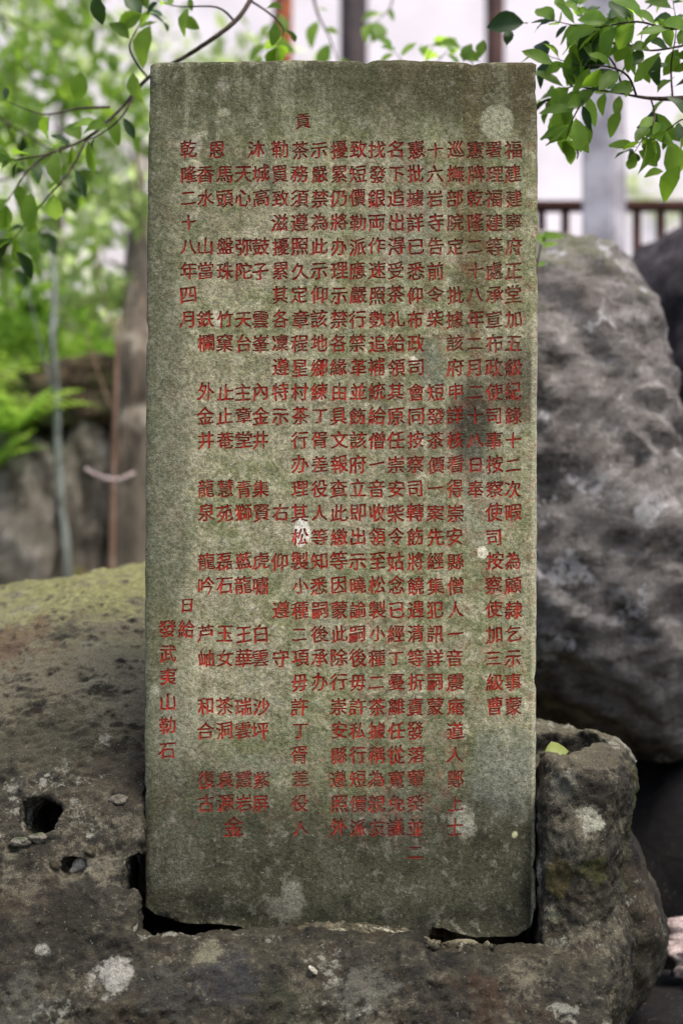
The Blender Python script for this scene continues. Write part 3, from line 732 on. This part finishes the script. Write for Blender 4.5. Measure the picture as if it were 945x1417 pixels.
    for gi in range(len(chars)):
        Fc = T[lab == gi]
        if not len(Fc): continue
        a2 = W[Fc]; ar = (a2[:, 1, 0]-a2[:, 0, 0])*(a2[:, 2, 1]-a2[:, 0, 1])-(a2[:, 1, 1]-a2[:, 0, 1])*(a2[:, 2, 0]-a2[:, 0, 0])
        Fc = np.where((ar > 0)[:, None], Fc[:, ::-1], Fc); u, Fi = compact(Fc)
        Vf = world(W[u], depth); Vt = world(W[u], 0.); m = len(u); cnt = {}
        for t in Fi:
            for a, b in ((t[0], t[1]), (t[1], t[2]), (t[2], t[0])): cnt[(int(a), int(b))] = 1
        fs = [tuple(int(x_) for x_ in t) for t in Fi]+[(b, a, a+m, b+m) for (a, b) in cnt if (b, a) not in cnt]; vv = np.r_[Vf, Vt]
        if gi in big_: mesh_obj('carved_character', vv, fs, M['paint'], root, smooth=False)
        else: rest[0].append(vv); rest[1] += [tuple(i+rest[2] for i in f) for f in fs]; rest[2] += len(vv)
    o = mesh_obj('carved_characters', np.concatenate(rest[0]), rest[1], M['paint'], root, smooth=False); tag(o, kind='stuff')
    return root
stele = build_stele()

# ------------------------------------------------------------------ leaves, twigs, trees
def tube(pts, radii, seg=6):
    V, F = [], []; pts = [Vector(p) for p in pts]; n = len(pts)
    for i, p in enumerate(pts):
        d = (pts[min(i+1, n-1)]-pts[max(i-1, 0)]).normalized(); a = d.orthogonal().normalized() if i == 0 else (a-d*a.dot(d)).normalized(); b = d.cross(a)
        for k in range(seg): t = 2*math.pi*k/seg; V.append(tuple(p+(a*math.cos(t)+b*math.sin(t))*radii[i]))
    for i in range(n-1):
        for k in range(seg): k2 = (k+1) % seg; F.append((i*seg+k, i*seg+k2, (i+1)*seg+k2, (i+1)*seg+k))
    F.append(tuple(range(seg))[::-1]); F.append(tuple(range((n-1)*seg, n*seg)))
    return V, F
def smooth_path(pts, sub=5):
    pts = [Vector(p) for p in pts]; out = []
    for i in range(len(pts)-1):
        p0, p1, p2, p3 = pts[max(i-1, 0)], pts[i], pts[i+1], pts[min(i+2, len(pts)-1)]
        for k in range(sub):
            t = k/sub; out.append(.5*((2*p1)+(-p0+p2)*t+(2*p0-5*p1+4*p2-p3)*t*t+(-p0+3*p1-3*p2+p3)*t**3))
    return out+[pts[-1]]

def leaf_mesh(name, mat, wid=.42, curl=.12, fold=.18, seed=0, bend=0.):
    """unit-length leaf along +X, ovate with a folded midrib, drooping tip and short stalk"""
    r = random.Random(seed); st = [0, .10, .2, .36, .54, .72, .88, 1.]; wd = [.012, .012, .20, .40, .5, .42, .22, .0]
    V, F = [], []
    for s, w_ in zip(st, wd):
        w_ *= wid; zc = -curl*s*s; 
        b_ = bend*math.sin(s*math.pi); w2 = w_*r.uniform(.88, 1.08); V += [(s, b_-w_, zc+fold*w_*1.2+r.uniform(-.03, .03)), (s, b_, zc), (s, b_+w2, zc+fold*w_*1.2+r.uniform(-.03, .03))]
    for i in range(len(st)-1):
        a = i*3; F += [(a, a+3, a+4, a+1), (a+1, a+4, a+5, a+2)]
    me = bpy.data.meshes.new(name); me.from_pydata(V, [], F); me.update(); me.materials.append(mat)
    me.polygons.foreach_set('use_smooth', [True]*len(me.polygons)); return me
LEAF = {}
for key in ('leaf', 'leaf_dark', 'leaf_light', 'leaf_mid'):
    LEAF[key] = [leaf_mesh('leaf', M[key], .40+.09*k, .05+.12*k, .25+.12*k, k) for k in range(3)]+[leaf_mesh('leaf', M[key], .36+.1*k, .3+.15*k, .5-.3*k, 10+k, .10-.2*k) for k in range(2)]

def leaf_at(root, p, d, length, key, r, up=None):
    """place one leaf object: base point p, direction d"""
    d = Vector(d).normalized(); up = up or Vector((r.uniform(-.5, .5), -r.uniform(.2, 1.), r.uniform(.1, .9))); yv = up.cross(d)
    if yv.length < .05: yv = d.orthogonal()
    yv.normalize(); zv = d.cross(yv).normalized()
    o = bpy.data.objects.new('leaf', r.choice(LEAF[key])); C.objects.link(o); o.parent = root
    m = Matrix((d, yv, zv)).transposed(); o.rotation_euler = m.to_euler(); o.location = Vector(p)-root.location; o.scale = (length,)*3
    return o

def branch(label, twigs, sprays, Y, mat_weights, seed, size=.047, step=.030, extra=()):
    """twigs: list of (pixel points, depth offset, base radius); leaves alternate along those flagged"""
    r = random.Random(seed); first = twigs[0]
    root = empty('leafy_branch', P(*first[0][0], Y+first[1]), label, 'branch')
    keys = [k for k, w_ in mat_weights for _ in range(w_)]
    for (pp, dy, rad, leafy) in twigs:
        n_ = len(pp); path = smooth_path([P(x, y, Y+dy+.06*math.sin(i*1.3+seed)) for i, (x, y) in enumerate(pp)])
        rad_ = [rad*(1-.75*i/(len(path)-1)) for i in range(len(path))]
        V, F = tube(path, rad_); mesh_obj('twig', V, F, M['twig'], root)
        if not leafy: continue
        acc = 0; side = 1; lenp = sum((path[i+1]-path[i]).length for i in range(len(path)-1)); pos = 0
        for i in range(len(path)-1):
            sg = path[i+1]-path[i]; acc += sg.length; pos += sg.length
            if pos < lenp*leafy[0]: acc = 0; continue
            if acc > step*leafy[1]:
                acc = 0; t = sg.normalized(); sd_ = t.cross(Vector((0, 1, 0))).normalized()*side; side = -side
                d = t*r.uniform(.5, 1)+sd_*r.uniform(.5, 1.)+Vector((0, r.uniform(-.7, .7), r.uniform(-.6, .15)))
                leaf_at(root, path[i+1], d, size*r.uniform(.5, 1.2), r.choice(keys), r)
        for k in range(3):
            t = (path[-1]-path[-3]).normalized(); leaf_at(root, path[-1], t+Vector((r.uniform(-.6, .6), r.uniform(-.4, .4), r.uniform(-.6, .4))), size*r.uniform(.8, 1.1), r.choice(keys), r)
    for (x, y, L, ang, key, dy) in extra:       # leaves that stand out, base pixel, length, direction in degrees
        a = R(ang); p = P(x, y, Y+dy); d = Vector((math.cos(a), r.uniform(-.25, .25), math.sin(a)))
        leaf_at(root, p, d, L*Y/D0/K, key, r, Vector((r.uniform(-.3, .3), -1, r.uniform(-.1, .4))))
    return root

branch('thin dark branch with scattered green leaves arching down left of the slab top', [
    ([(352, -10), (325, 30), (262, 75), (205, 108), (168, 150), (122, 190), (70, 212), (20, 222)], 0, .0052, (.55, 1.25)),
    ([(190, 122), (170, 160), (140, 185), (100, 200)], .04, .003, (.3, 1.2)),
    ([(205, 108), (180, 70), (190, 40), (205, 15)], .05, .0025, (.3, 1.1)),
    ([(152, 148), (110, 150), (60, 158), (10, 140)], .12, .003, (.4, 1.2)),
    ([(122, 190), (95, 240), (60, 280), (20, 330)], .12, .003, (.2, 1.)),
    ([(70, 212), (40, 235), (10, 280)], .15, .003, (.1, .9)),
    ([(325, 30), (300, 10), (240, 8), (200, -10)], .02, .0025, (.3, 1.3)),
    ([(345, 0), (372, 18), (392, 40), (385, 62)], .06, .0025, (.2, .9)),
    ], None, 3.55, [('leaf', 5), ('leaf_mid', 2), ('leaf_dark', 3), ('leaf_light', 1)], 3, .058, .026, extra=[
    (200, 18, 42, 205, 'leaf', 0), (212, 30, 60, -108, 'leaf_mid', 0), (112, 96, 44, -95, 'leaf', .05), (132, -12, 44, -80, 'leaf_dark', -.1),
    (185, 96, 44, -80, 'leaf_mid', 0), (45, 262, 60, -95, 'leaf', .1), (20, 345, 48, -60, 'leaf_dark', .1), (262, -6, 22, -80, 'leaf', 0), (245, 22, 36, -30, 'leaf', 0)])
branch('dark twig with dense green leaves hanging beside the upper right corner of the slab', [
    ([(990, 132), (945, 136), (900, 136), (862, 130)], 0, .0065, None),
    ([(880, 133), (868, 105), (840, 92), (800, 90), (760, 78)], -.03, .0024, (.1, .75)),
    ([(870, 131), (830, 125), (790, 120), (765, 135)], .05, .0024, (.1, .7)),
    ([(862, 130), (850, 90), (820, 55), (800, 10)], .03, .0024, (.1, .75)),
    ([(990, 30), (930, 40), (880, 30), (820, 38), (770, 30)], -.05, .0028, (.1, .75)),
    ([(960, 60), (900, 70), (860, 60), (810, 64)], .0, .0022, (.1, .8)),
    ([(900, 136), (905, 165), (890, 190), (878, 210)], -.02, .002, (.2, .9)),
    ([(930, 136), (928, 90), (935, 40), (930, 0)], .02, .002, (.0, .9)),
    ([(990, 190), (950, 165), (925, 178), (900, 195)], -.04, .002, (.1, .9)),
    ([(820, 120), (800, 150), (790, 170), (782, 195)], .0, .002, (.1, .8)),
    ([(860, -10), (852, 20), (830, 40)], .0, .002, (.1, .8)),
    ], None, 3.3, [('leaf', 5), ('leaf_mid', 3), ('leaf_light', 2), ('leaf_dark', 3)], 9, .058, .0135, extra=[
    (770, 90, 52, 160, 'leaf', -.05), (792, 145, 60, -120, 'leaf_mid', 0), (945, 225, 56, -118, 'leaf', -.1), (920, 238, 28, 185, 'leaf_light', 0), (925, 190, 60, -75, 'leaf_mid', 0),
    (905, 182, 42, -95, 'leaf_light', 0), (730, 32, 58, 180, 'leaf_dark', .1), (700, 66, 34, 90, 'leaf_dark', .1), (785, 20, 40, 110, 'leaf', 0), (880, 80, 40, -60, 'leaf', 0),
    (770, 160, 50, -70, 'leaf_light', .05), (815, 165, 44, -100, 'leaf', 0), (860, 150, 40, -110, 'leaf_mid', .02), (840, 55, 60, -45, 'leaf', 0), (790, 65, 55, -90, 'leaf', 0)])
branch('small sprig of bright green leaves rising behind the top edge of the slab', [
    ([(585, 150), (588, 110), (590, 85), (600, 62)], 0, .003, (.5, .8)),
    ([(588, 110), (560, 88), (545, 70)], .0, .002, (.4, .8)),
    ([(590, 100), (610, 80), (622, 66)], .03, .002, (.4, .8)),
    ], None, 4.1, [('leaf_light', 1)], 5, .06, .03)
branch('two dark leaves on a twig behind the top edge near the brown post', [
    ([(655, 150), (655, 100), (652, 84)], 0, .003, None),
    ], None, 3.7, [('leaf_dark', 1)], 6, .045, .03, extra=[(665, 86, 34, 150, 'leaf', 0), (640, 88, 30, 70, 'leaf_mid', 0), (662, 84, 30, 80, 'leaf', 0)])
branch('blurred green leaves hanging behind the top edge between the posts', [
    ([(430, -20), (440, 20), (455, 50), (468, 85)], 0, .004, (.2, .9)), ([(400, -20), (380, 25), (372, 55), (365, 75)], .1, .004, (.2, .9)),
    ([(545, -20), (540, 10), (520, 30)], .1, .003, (.3, .9)),
    ], None, 4.6, [('leaf_light', 2), ('leaf_mid', 2)], 8, .062, .04)
branch('fresh green shoot in front of the grey boulder just right of the slab', [
    ([(738, 400), (742, 370), (748, 340), (752, 322)], 0, .003, (.2, .7)),
    ], None, 3.75, [('leaf_light', 1)], 12, .045, .03)

branch('blurred cluster of dark green leaves hanging at the left edge beyond the thin branch', [
    ([(-60, 120), (10, 170), (60, 200), (105, 235)], 0, .004, (.2, .8)), ([(10, 170), (30, 220), (45, 270), (62, 320)], .05, .003, (.1, .7)),
    ([(-60, 240), (0, 250), (50, 235), (95, 262)], .1, .003, (.2, .7)), ([(-60, 330), (-10, 345), (20, 372)], .1, .003, (.3, .8)),
    ], None, 4.5, [('leaf', 4), ('leaf_dark', 2), ('leaf_mid', 2)], 18, .066, .034)
branch('pale green drooping spray blurred across the upper left corner', [
    ([(-80, -20), (0, 20), (70, 60), (110, 130)], 0, .004, (.1, .8)), ([(0, 20), (40, 90), (50, 150)], .1, .003, (.1, .8)), ([(-60, 60), (0, 90), (30, 140)], .1, .003, (.1, .8)),
    ([(60, -30), (120, 10), (150, 70)], .1, .003, (.1, .8)),
    ], None, 5.6, [('leaf_light', 4), ('leaf_mid', 2)], 19, .075, .034)

# yellow leaf lying in the basin of the rim
lm = leaf_mesh('fallen_leaf', M['leaf_yellow'], .62, .25, .5, 3)
o = bpy.data.objects.new('fallen_leaf', lm); C.objects.link(o); c = P(748, 1050, 3.06); o.location = c+Vector((0, 0, .003)); o.scale = (.05,)*3
d_ = Vector((.9, .25, .30)).normalized(); y_ = Vector((-.25, -.75, .6)).cross(d_).normalized(); o.rotation_euler = Matrix((d_, y_, d_.cross(y_))).transposed().to_euler(); tag(o, 'yellow-green fallen leaf lying in the hollow on top of the right stone rim', 'leaf')
sol = o.modifiers.new('t', 'SOLIDIFY'); sol.thickness = .03

# --- distant foliage crowns: many small leaf faces in one crown mesh
def leaf_cloud(n, blobs, size, r, droop=.3, elong=2.2):
    """blobs: (centre, radii); returns verts/faces of n folded leaf faces clumped inside"""
    V, F = [], []; tot = sum(b[1][0]*b[1][1]*b[1][2] for b in blobs); rs = np.random.RandomState(r)
    for (c, rad) in blobs:
        m = int(n*rad[0]*rad[1]*rad[2]/tot)+1; nc = max(4, m//22)
        cc = rs.normal(size=(nc, 3)); cc /= np.linalg.norm(cc, axis=1)[:, None]; cc *= rs.uniform(.35, 1, (nc, 1))**.5
        for k in range(m):
            q = cc[rs.randint(nc)]*np.array(rad)+rs.normal(size=3)*np.array(rad)*.11+np.array(c)
            d = rs.normal(size=3); d[2] -= droop; d /= np.linalg.norm(d); t = np.cross(d, rs.normal(size=3)); t /= np.linalg.norm(t)
            L = size*rs.uniform(.6, 1.3); wv = t*L/elong*.5; nn = np.cross(d, t)*L*.07; off = len(V)
            V += [tuple(q), tuple(q+d*L*.5+wv+nn), tuple(q+d*L), tuple(q+d*L*.5-wv+nn)]; F += [(off, off+1, off+2), (off, off+2, off+3)]
    return V, F
def tree(name, label, trunk, rad, blobs, n, size, lmat, bark, seed, cat='tree', group=None, limbs=3):
    root = empty(name, trunk[0], label, cat, group); r = random.Random(seed)
    path = smooth_path([t for t in trunk], 5)
    V, F = tube(path, [rad*(1-.6*i/(len(path)-1))*(1+.05*math.sin(i*2)) for i in range(len(path))], 9)
    for k in range(limbs):
        a = path[int(len(path)*(.45+.5*k/limbs))] if len(path) > 3 else path[-1]; b = Vector(blobs[k % len(blobs)][0])
        mid = (a+b)/2+Vector((r.uniform(-.1, .1), r.uniform(-.1, .1), .1)); sp = smooth_path([a, mid, b], 4)
        v2, f2 = tube(sp, [rad*.22*(1-.8*i/(len(sp)-1)) for i in range(len(sp))], 5); off = len(V); V += v2; F += [tuple(i+off for i in f) for f in f2]
    mesh_obj('trunk', V, F, bark, root)
    V, F = leaf_cloud(n, blobs, size, seed); mesh_obj('crown', V, F, lmat, root)
    return root
def B(px, py, Y, rx, ry, rz): return (tuple(P(px, py, Y)), (rx, ry, rz))
def gz(x, y): return float(ground_h(np.array([x]), np.array([y]))[0])
def T_(px, Y, *rest):
    x = P(px, 0, Y).x; return [Vector((x, Y, gz(x, Y)-.1))]+[P(a, b, c) for a, b, c in rest]

tree('young_tree', 'slim young tree with a pale bluish stem standing on the bank left of the slab',
     T_(97, 6.0, (94, 780, 6.0), (86, 700, 6.0), (80, 610, 6.0), (79, 540, 6.02), (73, 470, 6.0), (77, 400, 6.03), (70, 330, 6.1), (60, 200, 6.2)), .017,
     [B(40, 250, 6.3, .5, .35, .4), B(120, 330, 6.6, .3, .3, .3), B(60, 80, 6.5, .6, .4, .35)], 700, .08, M['leaf_mid'], M['pale_bark'], 21)
tree('young_tree', 'thin reddish brown sapling in front of the thick grey trunk left of the slab',
     T_(152, 5.9, (155, 780, 5.9), (158, 640, 5.9), (162, 500, 5.9), (165, 440, 5.9)), .014,
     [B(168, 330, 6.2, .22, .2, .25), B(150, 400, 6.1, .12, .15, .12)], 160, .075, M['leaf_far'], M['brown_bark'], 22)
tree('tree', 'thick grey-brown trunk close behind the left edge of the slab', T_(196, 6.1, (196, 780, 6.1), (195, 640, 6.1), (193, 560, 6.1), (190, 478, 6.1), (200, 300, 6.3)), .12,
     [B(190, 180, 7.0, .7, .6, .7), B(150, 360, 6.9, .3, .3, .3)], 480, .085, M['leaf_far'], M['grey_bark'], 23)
far = [(-40, 9.5, 120, 'pale leafy tree farthest left at the edge of the wood'), (90, 10.5, 90, 'tall pale green tree above the bright ferns'), (190, 11.5, 180, 'pale green tree showing beside the upper left edge of the slab'), (10, 8.0, 330, 'low leafy tree behind the ferns at the left edge')]
for k, (px, Y, py, lb) in enumerate(far):
    Y = min(Y, 10.6)
    tree('tree', lb, T_(px, Y, (px+8, 560, Y), (px-6, 350, Y), (px, py, Y)), .045,
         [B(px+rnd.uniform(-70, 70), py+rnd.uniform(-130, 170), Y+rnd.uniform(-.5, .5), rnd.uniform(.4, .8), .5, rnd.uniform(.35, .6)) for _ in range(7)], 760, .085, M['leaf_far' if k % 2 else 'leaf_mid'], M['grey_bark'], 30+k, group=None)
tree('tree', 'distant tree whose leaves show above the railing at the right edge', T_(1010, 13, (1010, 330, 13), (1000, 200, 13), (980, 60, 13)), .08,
     [B(980+rnd.uniform(-50, 60), rnd.uniform(0, 330), 13+rnd.uniform(-1, 1), .6, .5, .6) for _ in range(5)], 1800, .12, M['leaf_far'], M['grey_bark'], 44)

# far wood that closes the view left of the pavilion
wr = random.Random(5)
V, F = leaf_cloud(9000, [((wr.uniform(-16, -5), wr.uniform(13, 18), wr.uniform(2.6, 7.0)), (1.5, 1.2, 1.3)) for _ in range(34)], .26, 77)
for k in range(16):
    x_, y_ = -16+k*.7+wr.uniform(-.2, .2), wr.uniform(13, 17); v2, f2 = tube([(x_, y_, 1.5), (x_+.1, y_, 4), (x_, y_, 6.5)], [.14, .11, .05], 6); off = len(V); V += v2; F += [tuple(i+off for i in f) for f in f2]
o = mesh_obj('far_wood', V, F, M['leaf_mid']); tag(o, 'far wood of pale green trees behind the bank on the left', 'wood', kind='stuff')

# ferns on the bank: each plant a thing of arching fronds
def fern(x, y, s, seed, label, z=None):
    r = random.Random(seed); z = gz(x, y)-.02 if z is None else z; root = empty('fern', (x, y, z), label, 'fern', 'ferns on the bank')
    for k in range(20):
        a = r.uniform(0, 2*math.pi); L = s*r.uniform(.5, 1.1); V, F = [], []; n_ = 11; lean = r.uniform(.5, 1.1)
        base_ = Vector((x, y, z)); dirv = Vector((math.cos(a), math.sin(a), 0)); sdv = Vector((-math.sin(a), math.cos(a), 0))
        for i in range(n_):
            t = (i+.6)/n_; p = base_+dirv*L*lean*t+Vector((0, 0, L*(1.15*t-.75*t*t*lean))); wl = L*.24*math.sin(math.pi*min(1, t*.9+.1))
            for sgn in (-1, 1):
                q = p+sdv*sgn*wl+dirv*wl*.35-Vector((0, 0, wl*.25)); hw = L*.032; off = len(V)
                V += [tuple(p-dirv*hw), tuple(q), tuple(p+dirv*hw+Vector((0, 0, .002)))]; F.append((off, off+1, off+2))
        mesh_obj('frond', V, F, M['leaf_fern'], root, smooth=False)
    return root
fr = random.Random(2)
spots = []
for row, (Y, n_) in enumerate(((6.55, 7), (6.9, 7), (7.4, 7))):
    for k in range(n_): spots.append((P(-60+k*44+row*17+fr.uniform(-10, 10), 0, Y).x, Y+fr.uniform(-.12, .12)))
for k, (x, y) in enumerate(spots):
    fern(x, y, fr.uniform(.30, .46), k, 'bright green fern growing on top of the bank among its like')
for k, (px, py, Y) in enumerate(((-20, 615, 6.02), (18, 600, 6.0), (-10, 650, 5.92))):
    c_ = P(px, py, Y); o = fern(c_.x, c_.y, fr.uniform(.2, .27), 70+k, ('bright fern at the left edge, first of the three rooted low on the bank rock', 'bright fern on the bank rock nearest the slim bluish stem', 'lowest fern of the bank, half out of frame on the left rock')[k], c_.z)
    o['group'] = 'ferns on the left bank rock'

for k, (px, py, Y, lb) in enumerate(((-10, 430, 7.0, 'bright green bush behind the ferns at the left edge'), (60, 455, 6.9, 'bright green bush between the left edge bush and the slim stem'),
                                (120, 440, 7.1, 'bright yellow-green bush right of the slim bluish stem'), (150, 500, 6.75, 'low bright bush beside the thick grey trunk'))):
    tree('bush', lb, T_(px, Y, (px, py+60, Y), (px+3, py+10, Y)), .012, [B(px+fr.uniform(-20, 20), py+fr.uniform(-30, 40), Y+fr.uniform(-.1, .1), .2, .18, .16) for _ in range(3)], 420, .06,
         M['leaf_fern'], M['grey_bark'], 50+k, 'bush', None, 2)

# rock faces of the bank, each a boulder
for k, (pts, Y, lb) in enumerate((
    ([(-60, 640), (0, 600), (50, 612), (80, 660), (88, 760), (70, 860), (-70, 860)], 6.1, 'grey bank rock at the left edge below the ferns'),
    ([(84, 600), (110, 565), (140, 572), (160, 640), (160, 760), (150, 850), (80, 850)], 6.25, 'pale bank rock between the slim stem and the brown sapling'))):
    V, F = blob_geo(outline_px(pts, Y), Y+.2, .35, .45); me = remesh(V, F, .025)
    displace(me, [(3, .06, 3, False, (2, 2, .6), 0, k*7.), (11, .035, 4, True, (1.6, 1.6, .5), 0, k*5.)])
    add_rock('rock', me, M['bank'], lb, 'rock')
# overhanging earth and roots above the rocks
v, f = ico(P(130, 548, 6.45), 1, 5, (.38, .25, .13), .3, 90)
me = bpy.data.meshes.new('r'); me.from_pydata([tuple(a) for a in v], [], f); me.update()
o = add_rock('earth_clod', me, M['soil'], 'dark brown earth overhanging the pale bank rocks below the ferns', 'earth')
V, F = tube(smooth_path([P(118, 648, 5.8), P(140, 660, 5.8), P(163, 664, 5.8), P(185, 655, 5.85)]), [.006]*16, 6)
o = mesh_obj('stick', V, F, M['pale_stone']); tag(o, 'pale pinkish stick caught across the brown sapling', 'stick')

# ------------------------------------------------------------------ pavilion, posts, railing
def box(name, x0, x1, y0, y1, z0, z1, mat, parent=None, bev=.008):
    V, F = box_geo(x0, x1, y0, y1, z0, z1); o = mesh_obj(name, V, F, mat, parent, smooth=False)
    bm = bmesh.new(); bm.from_mesh(o.data); bmesh.ops.recalc_face_normals(bm, faces=bm.faces)
    if bev: bmesh.ops.bevel(bm, geom=bm.edges[:], offset=bev, segments=2, affect='EDGES')
    bm.to_mesh(o.data); bm.free(); return o
pav = empty('pavilion', (1.5, 11, 1.2), 'white walled pavilion with dark wooden posts behind the top of the slab', 'pavilion')
xl = P(-260, 0, 12).x
box('wall', xl, 9, 12, 12.25, 1.0, 6.2, M['plaster'], pav)
box('floor', xl-.2, 9.2, 8.6, 12, .9, 1.32, M['concrete'], pav, .02)
for (a, b, key, lb) in ((378, 405, 'orange_post', 'orange brown post'), (470, 509, 'dark_post', 'nearly black post'), (671, 698, 'brown_post', 'dark brown post')):
    x0, x1 = P(a, 0, 9).x, P(b, 0, 9).x
    # round post on a stone foot
    V, F = tube([((x0+x1)/2, 9, z) for z in (1.36, 1.5, 3., 5.6)], [(x1-x0)/2]*4, 20); o = mesh_obj('post', V, F, M[key], pav); o['label'] = lb
    V, F = tube([((x0+x1)/2, 9, z) for z in (1.3, 1.34, 1.40, 1.42)], [(x1-x0)*.8, (x1-x0)*.85, (x1-x0)*.8, (x1-x0)*.55], 16); mesh_obj('post_foot', V, F, M['concrete'], pav)
box('beam', xl, 9, 8.92, 9.08, 5.45, 5.7, M['brown_post'], pav)
V = [(xl-.5, 11.7, 6.2), (9.5, 11.7, 6.2), (9.5, 14.2, 7.4), (xl-.5, 14.2, 7.4), (xl-.5, 16.8, 6.2), (9.5, 16.8, 6.2)]
V += [(x, y, z+.15) for x, y, z in V]
mesh_obj('roof', V, [(0, 1, 2, 3), (3, 2, 5, 4), (6, 9, 8, 7), (9, 10, 11, 8), (0, 6, 7, 1), (4, 5, 11, 10), (0, 3, 9, 6), (3, 4, 10, 9), (1, 7, 8, 2), (2, 8, 11, 5)], M['roof_tile'], pav, smooth=False)

xp0, xp1 = P(808, 0, 6.2).x, P(864, 0, 6.2).x
o = box('concrete_post', xp0, xp1, 6.14, 6.28, .9, P(0, -60, 6.2).z, M['concrete'], None, .012)
cx_ = (xp0+xp1)/2
for v_ in o.data.vertices:
    q_ = Matrix.Rotation(R(-28), 3, 'Z')@Vector((v_.co.x-cx_, v_.co.y-6.21, 0)); v_.co.x = cx_+q_.x*.86; v_.co.y = 6.21+q_.y*.86
tag(o, 'thick grey concrete post standing in front of the dark railing', 'post')

rl = empty('railing', P(745, 0, 6.6)*1, 'dark reddish wooden railing either side of the grey concrete post', 'railing'); rl.location.z = 1.2
x0, x1 = P(640, 0, 6.6).x, P(1250, 0, 6.6).x; zt = P(0, 279, 6.6).z; zr = P(0, 291, 6.6).z
box('rail', x0, x1, 6.56, 6.66, zr, zt, M['rail'], rl, .01)
zb = zr-.62
box('rail', x0, x1, 6.57, 6.65, zb-.07, zb, M['rail'], rl, .01)
for px in range(650, 1240, 33):
    xx = P(px, 0, 6.6).x; box('baluster', xx-.013, xx+.013, 6.585, 6.635, zb, zr, M['rail'], rl, .006)
for px in (648, 1235):
    xx = P(px, 0, 6.6).x; box('post', xx-.05, xx+.05, 6.50, 6.558, 1.1, zt+.06, M['rail'], rl, .01)
